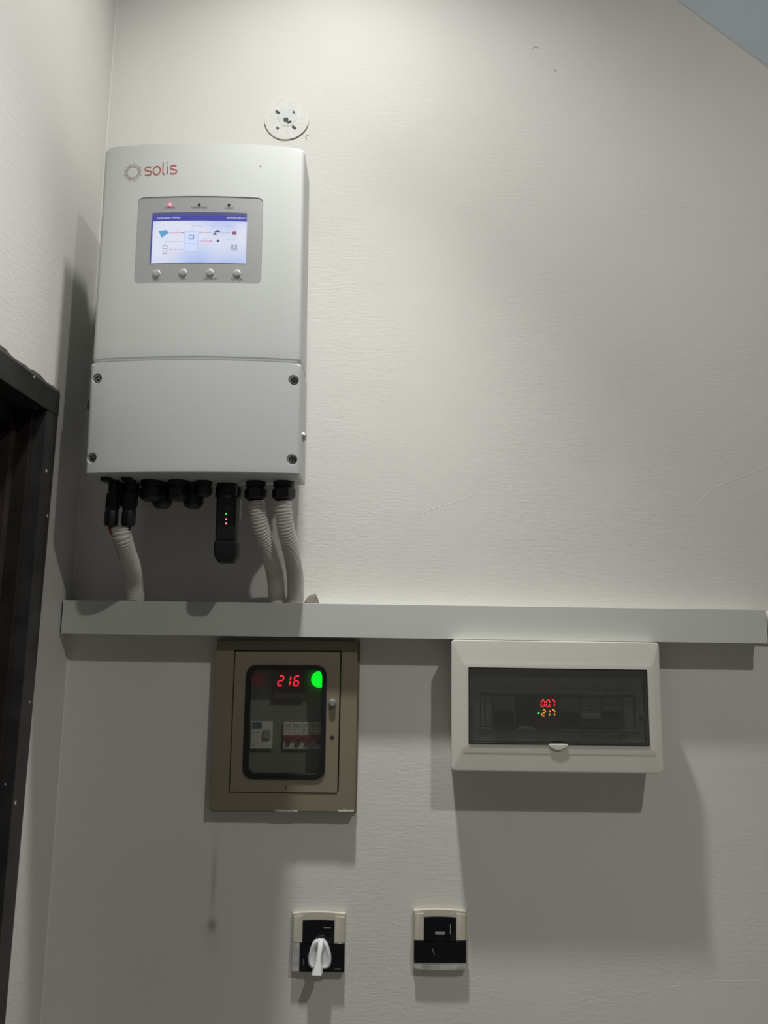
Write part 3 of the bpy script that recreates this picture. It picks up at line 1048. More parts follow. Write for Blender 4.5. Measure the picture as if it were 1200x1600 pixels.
def conduit(px_path, d_path, r_px, label, pitch=0.0046, flare=0.0):
    P = [at(x, y, d) for (x, y), d in zip(px_path, d_path)]
    C = spline(P, 60)
    # resample by length
    s = [0.0]
    for a, c in zip(C, C[1:]):
        s.append(s[-1]+(c-a).length)
    tot = s[-1]
    n = int(tot/pitch)*6
    pts, rad = [], []
    j = 0
    for i in range(n+1):
        t = tot*i/n
        while j < len(s)-2 and s[j+1] < t:
            j += 1
        f_ = (t-s[j])/max(1e-9, s[j+1]-s[j])
        pts.append(C[j].lerp(C[j+1], f_))
        ph = (t/pitch) % 1.0
        wv = 0.5+0.5*math.cos(2*math.pi*ph)
        amp = 0.0023*(1.0 if t < tot*0.6 else max(0.22, 1-(t/tot-0.6)*3.0))
        rad.append(r_px-amp*(1-wv**0.7))
    b = tube(pts, rad, 26)
    return mesh_thing('corrugated_conduit', b, 'conduit', label, 'conduit', 'white corrugated conduits')
conduit([(188, 823.5), (191, 840), (197, 862), (205, 884), (210.5, 908), (211.5, 946)], [0.145, 0.140, 0.115, 0.080, 0.045, 0.022], 0.0152,
        'white corrugated conduit below the black cable plugs, leftmost of the three')
conduit([(399.5, 784), (402, 800), (408, 828), (419, 860), (429, 894), (432, 925), (432, 946)], [0.137, 0.136, 0.126, 0.098, 0.060, 0.030, 0.022], 0.0143,
        'white corrugated conduit next to the black stick logger, middle of the three')
conduit([(442, 784), (443, 800), (447, 828), (455, 860), (461, 894), (462, 925), (461.5, 946)], [0.137, 0.136, 0.126, 0.098, 0.060, 0.030, 0.022], 0.0143,
        'white corrugated conduit at the right end of the inverter, rightmost of the three')
def wire(bt, px, m, label):
    b = tube(spline([bt+Vector((0, 0, 0.004)), bt+Vector((0, 0.001, -0.004)), at(px, 842, 0.144)], 6), 0.0034, 12)
    mesh_thing('wire', b, m, label, 'wire')
wire(pb1, 180, 'red_wire', 'short red wire between the left cable plug and its conduit')
wire(pb2, 197, 'blackmatt', 'short black wire between the right cable plug and its conduit')
# stick logger plugged into the underside
d = 0.116
T, Bm = at(356, 752, d), at(354, 880, d)
lg = thing('stick_logger', Bm, 'black stick data logger with green and red lights hanging under the inverter', 'data logger')
H = T.z-Bm.z
def stick(z0, z1, w0, w1, dp0, dp1, r, name):
    b = bmesh.new()
    cx0, cx1 = Bm.x+(T.x-Bm.x)*(z0/H), Bm.x+(T.x-Bm.x)*(z1/H)
    hexa(b, [(cx0-w0/2, -d-dp0/2, Bm.z+z0), (cx0+w0/2, -d-dp0/2, Bm.z+z0), (cx0+w0/2, -d+dp0/2, Bm.z+z0), (cx0-w0/2, -d+dp0/2, Bm.z+z0),
             (cx1-w1/2, -d-dp1/2, Bm.z+z1), (cx1+w1/2, -d-dp1/2, Bm.z+z1), (cx1+w1/2, -d+dp1/2, Bm.z+z1), (cx1-w1/2, -d+dp1/2, Bm.z+z1)])
    bmesh.ops.bevel(b, geom=b.edges[:], offset=r, segments=3, profile=0.5, affect='EDGES')
    return new_obj(name, b, 'black', lg)
stick(0.034, H-0.026, 0.0335, 0.0315, 0.026, 0.026, 0.004, 'logger_body')
stick(0.010, 0.036, 0.0375, 0.0365, 0.029, 0.029, 0.004, 'end_cap')
stick(0.0, 0.012, 0.0245, 0.0370, 0.020, 0.028, 0.002, 'end_cap')
b = lathe([(0, 0.0170), (0.010, 0.0170), (0.010, 0.0188), (0.026, 0.0188), (0.030, 0.015)], (T.x, -d, T.z), '-Z', 30)
for v in b.verts:
    a = math.atan2(v.co.y+d, v.co.x-T.x)
    k = 1+0.03*math.cos(12*a)
    v.co.x = T.x+(v.co.x-T.x)*k; v.co.y = -d+(v.co.y+d)*k
new_obj('locking_collar', b, 'black', lg)
a = at(377, 768, d)
b = bmesh.new(); box(T.x+0.016, T.x+0.022, -d-0.004, -d+0.004, a.z-0.004, a.z+0.008, 0.001, 1, b)
box(T.x+0.0205, T.x+0.0225, -d-0.004, -d+0.004, a.z-0.010, a.z+0.004, 0.0008, 1, b)
new_obj('release_clip', b, 'black', lg)
fr = 0.0131
for (py, m) in ((803, 'led_green'), (811, 'led_red_bright'), (818, 'led_red_bright')):
    p = at(353.5, py, d+fr)
    new_obj('status_light', lathe([(-0.0005, 0.0012), (0.0004, 0.0012), (0.0007, 0.0006)], (p.x, -d-fr, p.z), '-Y', 12), m, lg)
p = at(354, 796, d+fr)
b = bmesh.new(); ribbon(b, [(p.x+0.003*math.cos(x*math.pi/8), p.z+0.003*math.sin(x*math.pi/8)) for x in range(16)], 0.0005, lambda x, z: Vector((x, -d-fr-0.0002, z)), True)
new_obj('logger_mark', b, 'grey_mod', lg, smooth=False)
p0, p1 = at(371, 781, d), at(375.5, 813, d)
new_obj('sticker', box(p0.x, p1.x, -d-0.0085, -d+0.006, p1.z, p0.z, 0.0003, 1), 'grey_mod', lg)

# ================================================================== TRUNKING
DT = 0.044
tA, tB = at(91, 937.5, DT), at(1197.5, 952.5, DT)
tC, tDd = at(89, 990.5, DT), at(1199.5, 1005.5, DT)
TZ1, TZ0 = (tA.z+tB.z)/2, (tC.z+tDd.z)/2
TX0, TX1 = XL+0.003, (tB.x+tDd.x)/2
tk = thing('cable_trunking', ((TX0+TX1)/2, 0, TZ0), 'long white plastic cable trunking running across the wall', 'trunking')
new_obj('trunking_base', box(TX0+0.001, TX1-0.001, -DT+0.003, -0.0003, TZ0+0.0012, TZ1-0.0012), 'trunk', tk)
b = bmesh.new()
box(TX0, TX1, -DT, -DT+0.0025, TZ0, TZ1, 0.0008, 2, b)
box(TX0, TX1, -DT+0.0005, -DT+0.012, TZ1-0.0012, TZ1, 0, 1, b)
box(TX0, TX1, -DT+0.0005, -DT+0.012, TZ0, TZ0+0.0012, 0, 1, b)
new_obj('trunking_lid', b, 'trunk', tk)
new_obj('open_end_shade', box(TX0-0.0012, TX0+0.0004, -DT+0.003, -0.002, TZ0+0.002, TZ1-0.002), 'near_black', tk)  # dark sheet in place of the shade inside the open end
# white pipe end entering the frame on the right
c = at(1212, 969, 0.022)
b = lathe([(0, 0.014), (0.002, 0.0165), (0.05, 0.0165), (0.05, 0.0125), (0.35, 0.0125)], (TX1+0.0012, -0.020, c.z), 'X', 28)
mesh_thing('pipe_coupler', b, 'conduit', 'white pipe end meeting the trunking at the right edge', 'pipe')
# crumb of plaster on the trunking
random.seed(11)
c = at(486.5, 938.5, 0.030)
b = bmesh.new()
bmesh.ops.create_icosphere(b, subdivisions=3, radius=1.0)
hx = at(497, 935, 0.03).x-at(476.5, 935, 0.03).x
hz = at(487, 923.5, 0.03).z-at(487, 938.5, 0.03).z
for v in b.verts:
    n_ = v.co.normalized()
    k = 1+0.10*math.sin(4*n_.x+2.1)*math.cos(3*n_.z+0.7)+0.06*math.sin(8*n_.y+6*n_.x)+random.uniform(-0.035, 0.035)
    t = max(0.0, n_.z)
    lean = 0.22*t                          # the peak sits towards its right
    v.co = Vector(((n_.x*(1-0.55*t)+lean)*k*hx*0.62, n_.y*(1-0.4*t)*k*0.009, t*k*hz*1.05))
bmesh.ops.translate(b, verts=b.verts[:], vec=Vector((c.x, -0.030, TZ1+0.0002)))
mesh_thing('plaster_lump', b, 'lump', 'small grey lump of broken plaster lying on the trunking', 'rubble')

# ================================================================== ROUND COVER OF THE OLD WALL BOX
c = at(447.5, 185.5, 0.002)
rc = (at(483, 186).x-at(413, 186).x)/2
jc = thing('junction_box_cover', (c.x, 0, c.z-rc), 'round paint smeared wall box cover with four holes above the inverter', 'wall cover')
random.seed(2)
n = 56
out = []
for i in range(n):
    a = 2*math.pi*i/n
    k = rc*(1+0.012*math.sin(3*a+1)+random.uniform(-0.006, 0.006))
    out.append((c.x+k*math.cos(a), c.z+k*math.sin(a)))
disc = new_obj('cover_disc', prism(out, -0.0020, -0.0001, 0.0010), 'patch', jc)
inn = [(c.x+0.001+(x-c.x)*0.42*(1+0.12*math.sin(7*i)), c.z+0.004+(z-c.z)*0.45*(1+0.1*math.cos(5*i))) for i, (x, z) in enumerate(out)]
new_obj('filler_patch', prism(inn, -0.0024, -0.0015, 0.0004), mat('blue_filler', (0.63, 0.66, 0.645), 0.6, noise=0.08, nscale=60, bump=0.4, bscale=140), jc)
def c2(u, v, dd=0.004):
    return at(400+u/12.0, 140+v/12.0, dd)
def dark_at(u, v, w_, h_, ang, name, m='near_black', dep=0.0024):
    p = c2(u, v)
    b = prism(rrect(-w_/2, w_/2, -h_/2, h_/2, min(w_, h_)*0.35, 4), -0.0006, 0.0006)
    bmesh.ops.rotate(b, verts=b.verts[:], cent=(0, 0, 0), matrix=Matrix.Rotation(math.radians(ang), 3, 'Y'))
    bmesh.ops.translate(b, verts=b.verts[:], vec=(p.x, -dep, p.z))
    return new_obj(name, b, m, jc)
kp = 1.16e-3/12
dark_at(405, 412, 95*kp, 42*kp, 38, 'slot')
dark_at(712, 697, 95*kp, 42*kp, 38, 'slot')
dark_at(560, 556, 95*kp, 95*kp, 0, 'hole')
dark_at(625, 600, 90*kp, 36*kp, -35, 'hole', 'cement')
for (u, v) in ((712, 408), (404, 704)):
    p = c2(u, v)
    s_ = new_obj('screw', lathe([(0.001, 0.0028), (0.0030, 0.0028), (0.0036, 0.002)], (p.x, 0, p.z), '-Y', 16), 'steel', jc)
    new_obj('screw_slot', box(p.x-0.0006, p.x+0.0006, -0.0040, -0.0034, p.z-0.0022, p.z+0.0022), 'near_black', s_)
# shade of the gap along its lower rim, drawn as a dark tube
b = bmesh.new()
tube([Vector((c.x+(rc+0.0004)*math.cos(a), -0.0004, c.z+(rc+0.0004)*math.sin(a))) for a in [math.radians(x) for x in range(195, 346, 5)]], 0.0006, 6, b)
new_obj('rim_gap_shade', b, 'cement', jc)

# ================================================================== DISTRIBUTION BOARD (tan, flush)
DP = 0.020
def X(px, py, dd): return at(px, py, dd).x
def Z(px, py, dd): return at(px, py, dd).z
pan = thing('distribution_board', (at(445, 1272, 0.01).x, 0, at(445, 1272, 0.01).z), 'tan metal distribution board with a windowed door and lit red digits', 'distribution board')
def quadxz(c, dd): return [(at(x, y, dd).x, at(x, y, dd).z) for x, y in c]
o4 = quadxz([(338.5, 1000), (559, 1002), (554.5, 1269), (326.5, 1267)], DP)
i4 = quadxz([(366.2, 1016), (533.6, 1017.3), (528.8, 1240.3), (357.2, 1238.3)], DP)
new_obj('frame', ringprism(o4, i4, -DP, -0.0003, 0.0016), 'tan', pan, smooth=True)
o4b = [(o4[0][0]-0.001, o4[0][1]), (o4[1][0]+0.004, o4[1][1]), (o4[2][0]+0.002, o4[2][1]-0.004), (o4[3][0]-0.001, o4[3][1]-0.004)]
new_obj('frame_flange', ringprism(o4b, i4, -0.006, -0.0002, 0.001), 'tan', pan)
dq = quadxz([(368.2, 1018), (531.8, 1019.2), (527, 1238.4), (359.2, 1236.5)], DP)
wq = quad_rr(quadxz([(387.5, 1041), (509, 1042), (505.5, 1215.5), (381, 1214.5)], DP), 0.0165, 6)
dd_ = Vector(((dq[0][0]+dq[2][0])/2, (dq[0][1]+dq[2][1])/2))
# door leaf: outer loop resampled to pair with the rounded window
def resample_square(quad, n):
    P = [Vector(p) for p in quad]
    per = []
    k = n//4
    for i in range(4):
        # points centred on each corner, like quad_rr
        a, p, c_ = P[i-1], P[i], P[(i+1) % 4]
        for j in range(k):
            t = (j-(k-1)/2)/((k-1)/2)
            per.append(p.lerp(a, -t*0.35) if t < 0 else p.lerp(c_, t*0.35))
    return [(v.x, v.y) for v in per]
dl_ = resample_square(dq, len(wq))
pdoor = new_obj('door', ringprism(dl_, wq, -DP-0.001, -DP+0.004), 'tan', pan, smooth=False)
gq = quad_rr(quadxz([(385.2, 1038.5), (511, 1039.5), (507.8, 1218), (378.5, 1217)], DP+0.002), 0.0185, 6)
gi = quad_rr(quadxz([(392, 1046), (503.8, 1046.5), (500, 1209.5), (387, 1208.5)], DP+0.002), 0.0125, 6)
new_obj('window_gasket', ringprism(gq, gi, -DP-0.0035, -DP+0.006, 0.0010), 'gasket', pdoor)
gm = [((a[0]+c_[0])/2, (a[1]+c_[1])/2) for a, c_ in zip(gq, gi)]
b = bmesh.new()
flat_poly(b, gm, lambda x, z: Vector((x, -DP+0.001, z)))
new_obj('window_pane', b, 'glass', pdoor, smooth=False)
p = at(519.6, 1098, DP+0.001)
new_obj('door_lock', lathe([(0, 0.0060), (0.004, 0.0060), (0.0065, 0.0048), (0.007, 0.002)], (p.x, -DP-0.001, p.z), '-Y', 20), 'sinkmetal', pdoor)
p = at(519, 1152.5, DP+0.001)
kh = new_obj('key_hole', lathe([(-0.0002, 0.0034), (0.0003, 0.0034)], (p.x, -DP-0.001, p.z), '-Y', 16), 'near_black', pdoor)
p = at(447, 1230.5, DP+0.001)
new_obj('rivet_hole', lathe([(-0.0002, 0.0017), (0.0003, 0.0017)], (p.x, -DP-0.001, p.z), '-Y', 12), 'near_black', pdoor)
# paint scrapes on the lower edge
for x0, x1, y0, y1 in ((430, 465, 1265.8, 1267.8), (528, 553, 1265.0, 1268.5)):
    random.seed(int(x0))
    pts = []
    for i in range(9):
        pts.append((x0+(x1-x0)*i/8, y0+random.uniform(-0.6, 0.9)))
    for i in range(8, -1, -1):
        pts.append((x0+(x1-x0)*i/8, y1+random.uniform(-0.6, 0.6)))
    b = bmesh.new()
    flat_poly(b, [(at(x, y, DP).x, at(x, y, DP).z) for x, y in pts], lambda x, z: Vector((x, -DP-0.0003, z)))
    new_obj('paint_smear', b, 'ivory', pan, smooth=False)
# sunken steel box and dead front
BK = 0.028                            # dead front stands this far behind the wall face
b = bmesh.new()
cx0, cx1, cz0, cz1 = cav
t_ = 0.002
e = 0.0004
box(cx0+e, cx0+t_, -0.002, 0.09, cz0+e, cz1-e, 0, 1, b)
box(cx1-t_, cx1-e, -0.002, 0.09, cz0+e, cz1-e, 0, 1, b)
box(cx0+t_, cx1-t_, -0.002, 0.09, cz0+e, cz0+t_, 0, 1, b)
box(cx0+t_, cx1-t_, -0.002, 0.09, cz1-t_, cz1-e, 0, 1, b)
box(cx0+t_, cx1-t_, 0.088, 0.09, cz0+t_, cz1-t_, 0, 1, b)
new_obj('back_box', b, 'tan_in', pan, smooth=False)
new_obj('dead_front', box(cx0+0.004, cx1-0.004, BK, BK+0.002, cz0+0.004, cz1-0.004), 'tan_in', pan)
def pb(x0, y0, x1, y1, proud, m, name, parent, r=0.0006, back=BK):
    """module on the dead front whose face covers the given pixels"""
    return new_obj(name, pxbox(x0, y0, x1, y1, -back, -back+proud, r), m, parent)
vm = pb(427, 1046, 476.5, 1092, 0.012, 'meter_face', 'voltmeter', pan, 0.0012)
dep = -BK+0.0122
fpl = lambda x, z: Vector((x, -dep-0.0003, z))
b = bmesh.new()
for i, ch in enumerate('216'):
    x0 = X((433.8, 444.8, 458.3)[i], 1072, dep)
    seven(b, ch, x0, Z(450, 1071.5, dep), 0.0080, 0.0168, 0.0019, fpl, 0.14)
dg_ = new_obj('display_digits', b, 'segment_glow', vm, smooth=False)
dg_['label'] = 'glowing red digits 216'
b = bmesh.new()
for i in range(6):
    xx = X(433+i*2.2, 1079, dep)
    ribbon(b, [(xx, Z(440, 1076.5, dep)), (xx, Z(440, 1080.5, dep))], 0.0008, fpl)
new_obj('meter_marks', b, 'logo', vm, smooth=False)
for px, py, rp, m, nm in ((404, 1061.5, 9.5, 'lamp_red_off', 'unlit dark red pilot lamp'), (498.5, 1062, 12.2, 'lamp_green', 'glowing green pilot lamp')):
    p = at(px, py, -BK+0.008)
    r = rp*(D+BK-0.008)/F
    o = new_obj('pilot_lamp', lathe([(0, r*1.02), (0.003, r*1.02), (0.006, r*0.95), (0.0085, r*0.7), (0.0095, r*0.25)], (p.x, BK, p.z), '-Y', 28), m, pan)
    o['label'] = nm
# earth leakage breaker and the row of red-handled breakers
def module(x0, x1, y0, y1, toggle, name='circuit_breaker', marks=True, body='white_mod', back=BK, dead=pan, proud=0.007, togm='red_tog'):
    k = pb(x0, y0, x1, y1, proud, body, name, dead, 0.0007, back)
    w_ = x1-x0
    h_ = y1-y0
    if toggle:
        pb(x0+w_*toggle[0], y0+h_*toggle[1], x0+w_*toggle[2], y0+h_*toggle[3], proud+0.006, togm, 'toggle', k, 0.0008, back)
    if marks:
        dp = -back+proud
        b = bmesh.new()
        random.seed(int(x0*7))
        pl = lambda x, z: Vector((x, -dp-0.0003, z))
        for (vy, n_) in ((0.09, 3), (0.16, 3), (0.28, 2), (0.40, 2), (0.86, 1)):
            for q_ in range(n_):
                a0 = x0+w_*(0.12+0.8*q_/n_)
                a1 = a0+w_*random.uniform(0.12, 0.22)
                yy = y0+h_*vy
                ribbon(b, [(at(a0, yy, dp).x, at(a0, yy, dp).z), (at(a1, yy, dp).x, at(a1, yy, dp).z)], 0.0009, pl)
        new_obj('breaker_print', b, 'print', k, smooth=False)
    return k
k = module(391.5, 410, 1127.5, 1170, None, 'earth_leakage_breaker')
pb(394, 1128.5, 409, 1138.5, 0.0074, 'blue_lab', 'blue_label', k, 0.0002)
k = module(410, 425.5, 1127.5, 1170, (0.05, 0.32, 0.78, 0.62), 'earth_leakage_breaker', False, togm='grey_mod')
for i in range(4):
    x0 = 442.5+15.2*i
    module(x0, x0+14.9, 1128.5, 1170.5, (0.03, 0.50, 0.97, 0.66))
for i in range(4):
    x0 = 442.5+15.2*i
    pb(x0+4.5, 1157, x0+11.0, 1163, 0.0135, 'red_tog', 'toggle_tip', [o for o in pan.children if o.name.startswith('circuit_breaker')][i], 0.0006)

# ================================================================== BREAKER ENCLOSURE (white, smoked lid)
DE = 0.067
enc = thing('breaker_enclosure', (at(871, 1207, 0.03).x, 0, at(871, 1207, 0.03).z), 'white plastic breaker enclosure with a smoked lid and red and amber digits', 'breaker box')
R0 = quadxz([(706.5, 999), (1029, 1004.5), (1037.5, 1209.5), (704.5, 1204)], 0.0635)
xo0, xo1 = (R0[0][0]+R0[3][0])/2, (R0[1][0]+R0[2][0])/2
zo0, zo1 = (R0[2][1]+R0[3][1])/2, (R0[0][1]+R0[1][1])/2
outer = rrect(xo0, xo1, zo0, zo1, 0.006, 5)
outer_back = rrect(xo0+0.004, xo1-0.004, zo0+0.003, zo1-0.003, 0.006, 5)
R1 = quadxz([(730.5, 1041.5), (1009, 1046.5), (1017, 1166), (732.5, 1161)], DE)
xi0, xi1 = (R1[0][0]+R1[3][0])/2, (R1[1][0]+R1[2][0])/2
zi0, zi1 = (R1[2][1]+R1[3][1])/2, (R1[0][1]+R1[1][1])/2
front = rrect(xi0-0.012, xi1+0.012, zi0-0.014, zi1+0.012, 0.004, 5)
inner = rrect(xi0+0.001, xi1-0.001, zi0+0.001, zi1-0.001, 0.0015, 5)
b = bmesh.new()
loops = [(outer_back, -0.0004), (outer, -0.056), (outer, -0.0632), (rrect(xo0+0.0025, xo1-0.0025, zo0+0.0025, zo1-0.0025, 0.005, 5), -0.0646), (front, -DE+0.0015), (rrect(xi0-0.008, xi1+0.008, zi0-0.010, zi1+0.008, 0.003, 5), -DE), (inner, -DE), (inner, -0.050)]
LV = [[b.verts.new((x, y, z)) for x, z in lp_] for lp_, y in loops]
n = len(outer)
for a, c_ in zip(LV, LV[1:]):
    for i in range(n):
        b.faces.new((a[i], a[(i+1) % n], c_[(i+1) % n], c_[i]))
b.faces.new(LV[0][::-1])
b.faces.new(LV[-1])
shell = new_obj('enclosure_shell', b, 'ivory', enc)
# inner fascia with the module opening
yf = 0.055
wn = quadxz([(749, 1082), (992, 1086), (996, 1140), (750, 1136)], yf)
wx0, wx1 = (wn[0][0]+wn[3][0])/2, (wn[1][0]+wn[2][0])/2
wz0, wz1 = (wn[2][1]+wn[3][1])/2, (wn[0][1]+wn[1][1])/2
new_obj('inner_fascia', ringprism(rrect(xi0+0.003, xi1-0.003, zi0+0.003, zi1-0.003, 0.002, 4), rrect(wx0, wx1, wz0, wz1, 0.002, 4), -yf-0.001, -0.0505, 0.0004), 'ivory', enc)
new_obj('fascia_ridge', ringprism(rrect(wx0-0.004, wx1+0.004, wz0-0.004, wz1+0.004, 0.002, 4), rrect(wx0, wx1, wz0, wz1, 0.002, 4), -yf-0.003, -yf-0.0008, 0.0004), 'ivory', enc)
new_obj('fascia_step', box(xi0+0.006, xi1-0.006, -yf-0.002, -yf-0.0009, zi1-0.026, zi1-0.024), 'ivory', enc)
for px, py in ((737, 1111), (1001, 1122)):
    p = at(px, py, yf)
    new_obj('fascia_screw', lathe([(0, 0.0030), (0.002, 0.0028), (0.0026, 0.001)], (p.x, -yf-0.001, p.z), '-Y', 14), 'steel', enc)
def em(x0, y0, x1, y1, proud, m, name, parent, r=0.0006):
    return new_obj(name, pxbox(x0, y0, x1, y1, 0.0512, 0.0512+proud, r), m, parent)
em(751.5, 1086, 757, 1134, 0.004, 'ivory', 'blank_strip', enc)
em(758.5, 1086, 768.5, 1134, 0.004, 'ivory', 'blank_strip', enc)
k = em(771, 1088, 805.5, 1138, 0.010, 'grey_mod', 'main_breaker', enc)
em(774, 1110, 803, 1128, 0.016, 'dark_mod', 'toggle', k)
k = em(806, 1088, 834, 1132, 0.008, 'dark_mod', 'dark_breaker', enc)
em(810, 1134, 833, 1141, 0.008, 'white_mod', 'toggle', k)
mt = em(836, 1089, 871.5, 1138, 0.010, 'meter_face', 'current_meter', enc, 0.001)
mt['label'] = 'small panel meter with red and amber digits'
dep2 = 0.0615
epl = lambda x, z: Vector((x, -dep2-0.0003, z))
def edig(s, xs, yb, m, h=0.0100):
    b = bmesh.new()
    for ch, x in zip(s, xs):
        seven(b, ch, X(x, yb, dep2), Z(x, yb, dep2), 0.0052, h, 0.0017, epl, 0.10)
    return new_obj('display_digits', b, m, mt, smooth=False)
edig('007', (845.2, 853.2, 861.0), 1104, 'segment_strong')['label'] = 'red digits 00.7'
edig('217', (846.5, 853.5, 861.2), 1118.8, 'led_amber')['label'] = 'amber digits 217'
p = at(859.8, 1104, dep2)
new_obj('decimal_point', lathe([(0, 0.0009), (0.0004, 0.0009)], (p.x, -dep2-0.0001, p.z), '-Y', 10), 'segment_strong', mt)
p = at(841.8, 1114.5, dep2)
new_obj('indicator_light', lathe([(0, 0.0015), (0.0006, 0.0012)], (p.x, -dep2-0.0001, p.z), '-Y', 12), 'green_strong', mt)
k = em(873.5, 1092, 905.5, 1136, 0.010, 'grey_mod', 'main_breaker', enc)
em(876, 1112, 904, 1130, 0.016, 'dark_mod', 'toggle', k)
k = em(907, 1093, 939, 1137, 0.010, 'grey_mod', 'circuit_breaker', enc)
em(910, 1116, 938, 1123, 0.016, 'white_mod', 'toggle', k)
k = em(940.5, 1093, 972, 1138, 0.010, 'grey_mod', 'circuit_breaker', enc)
em(943, 1112, 971, 1118, 0.016, 'dark_mod', 'toggle', k)
em(974, 1090, 989, 1138, 0.004, 'ivory', 'blank_strip', enc)
b = bmesh.new()
lpl = lambda x, z: Vector((x, -0.0617, z))
for x0, x1, y in ((912, 920, 1106), (924, 932, 1106), (944, 954, 1106.5), (958, 969, 1107), (912, 922, 1101)):
    ribbon(b, [(X(x0, y, 0.0617), Z(x0, y, 0.0617)), (X(x1, y, 0.0617), Z(x1, y, 0.0617))], 0.0016, lpl)
new_obj('breaker_print', b, 'white_mod', enc, smooth=False)
# illegible marker scribbles on the fascia
def scribble(x0, x1, y, h, seed):
    random.seed(seed)
    b = bmesh.new()
    x = x0
    ypl = lambda xx, zz: Vector((xx, -yf-0.0014, zz))
    while x < x1:
        w_ = random.uniform(3.0, 5.5)
        pts = [(x, y+random.uniform(-h, h)*0.6), (x+w_*0.3, y-h*random.uniform(0.4, 1)), (x+w_*0.55, y+h*random.uniform(0.3, 1)), (x+w_*0.9, y-h*random.uniform(0, 0.6))]
        ribbon(b, [(X(u, v, yf), Z(u, v, yf)) for u, v in pts], 0.0009, ypl)
        x += w_+random.uniform(0.2, 1.6)
    new_obj('marker_scribble', b, 'ink', enc, smooth=False)
scribble(773, 797, 1075, 3.0, 1)
scribble(868, 898, 1076, 3.8, 2)
scribble(906, 932, 1077, 3.6, 3)
scribble(942, 970, 1078, 3.4, 4)
scribble(908, 937, 1150, 4.0, 5)
scribble(946, 980, 1151, 4.6, 6)
# hinged smoked lid: shallow tray with thumb notch
zm = (zi0+zi1)/2
nx = at(873.5, 1164, DE+0.008).x
lidpts = []
ztop, zbot = zi1-0.0005, zi0+0.0002
lidpts += [(xi0+0.0005, ztop), (xi1-0.0005, ztop), (xi1-0.0005, zbot)]
lidpts += [(nx+0.0155, zbot)]+[(nx+0.0155*math.cos(math.radians(a)), zbot+0.0042*math.sin(math.radians(a))) for a in range(20, 180, 20)]+[(nx-0.0155, zbot)]
lidpts += [(xi0+0.0005, zbot)]
b = bmesh.new()
flat_poly(b, lidpts, lambda x, z: Vector((x, -DE-0.0014, z)))
lid = new_obj('smoked_lid', b, 'smoke', enc, smooth=False)
lid['label'] = 'dark smoked transparent lid'
b = bmesh.new()
edge = [Vector((x, -DE-0.003, z)) for x, z in lidpts]
n = len(lidpts)
fr_ = [b.verts.new((x, -DE-0.0015, z)) for x, z in lidpts]
bk_ = [b.verts.new((x, -DE+0.001, z)) for x, z in lidpts]
cxm = (xi0+xi1)/2
ins = lambda x, z: (x+(0.0014 if x < cxm-0.05 else (-0.0014 if x > cxm+0.05 else 0)), z+(-0.0014 if z > zm else 0.0014))
fi_ = [b.verts.new((ins(x, z)[0], -DE-0.0015, ins(x, z)[1])) for x, z in lidpts]
for i in range(n):
    j = (i+1) % n
    b.faces.new((fr_[i], fr_[j], bk_[j], bk_[i]))
    b.faces.new((fr_[i], fr_[j], fi_[j], fi_[i]))
new_obj('lid_rim', b, mat('smoked_rim', (0.012, 0.012, 0.013), 0.2), lid, smooth=False)
# thumb tab under the notch
b = bmesh.new()
pts = [(nx+0.0155*math.cos(math.radians(a)), zi0+0.0006+0.0085*math.sin(math.radians(a))) for a in range(180, 361, 15)]
prism(pts, -DE-0.0026, -DE+0.002, 0.0010, 2, b)
new_obj('thumb_tab', b, 'ivory', enc)

# ================================================================== ISOLATOR PLATES
def plate(name, x0, x1, y0, y1, label, cat):
    """square plate with a gently arched face; returns thing, bounds and depth function"""
    dp = 0.0115
    a, c_ = at(x0, (y0+y1)/2, dp), at(x1, (y0+y1)/2, dp)
    t, u = at((x0+x1)/2, y0, dp), at((x0+x1)/2, y1, dp)
    k = thing(name, ((a.x+c_.x)/2, 0, u.z), label, cat, 'square wall switch plates')
    return k, a.x, c_.x, u.z, t.z
def arch_top(x, x0, x1, zt_, rise):
    u = (2*x-x0-x1)/(x1-x0)
    return zt_-rise*u*u
def slabpoly(xs, top, bot, y0, y1, bev):
    pts = [(x, top(x)) for x in xs]+[(x, bot(x)) for x in reversed(xs)]
    return prism(pts, y0, y1, bev, 2)
lin = lambda a, c_, n: [a+(c_-a)*i/n for i in range(n+1)]
def build_plate(k, x0, x1, z0, z1, cz, bx0, bx1, bz1):
    """cz: height of the step between cream and black; bx0..bz1: black middle column"""
    rise = 0.0025
    new_obj('back_plate', box(x0-0.001, x1+0.001, -0.0045, -0.0003, z0-0.001, z1-0.002, 0.001), 'cream', k)
    b = bmesh.new()
    merge(b, slabpoly(lin(x0, x1, 12), lambda x: arch_top(x, x0, x1, z1, rise), lambda x: z0+0.002, -0.0095, -0.004, 0.0012))
    new_obj('plate_body', b, 'cream', k)
    # raised cream fields left and right of the column
    for a, c_ in ((x0+0.0012, bx0-0.0004), (bx1+0.0004, x1-0.0012)):
        new_obj('cream_field', slabpoly(lin(a, c_, 4), lambda x: arch_top(x, x0, x1, z1-0.0045, rise), lambda x: cz+0.0005, -0.0112, -0.009, 0.0008), 'cream', k)
    blk = slabpoly(lin(bx0, bx1, 8), lambda x: arch_top(x, x0, x1, bz1, rise*1.2), lambda x: cz-0.002, -0.0118, -0.009, 0.0005)
    return blk
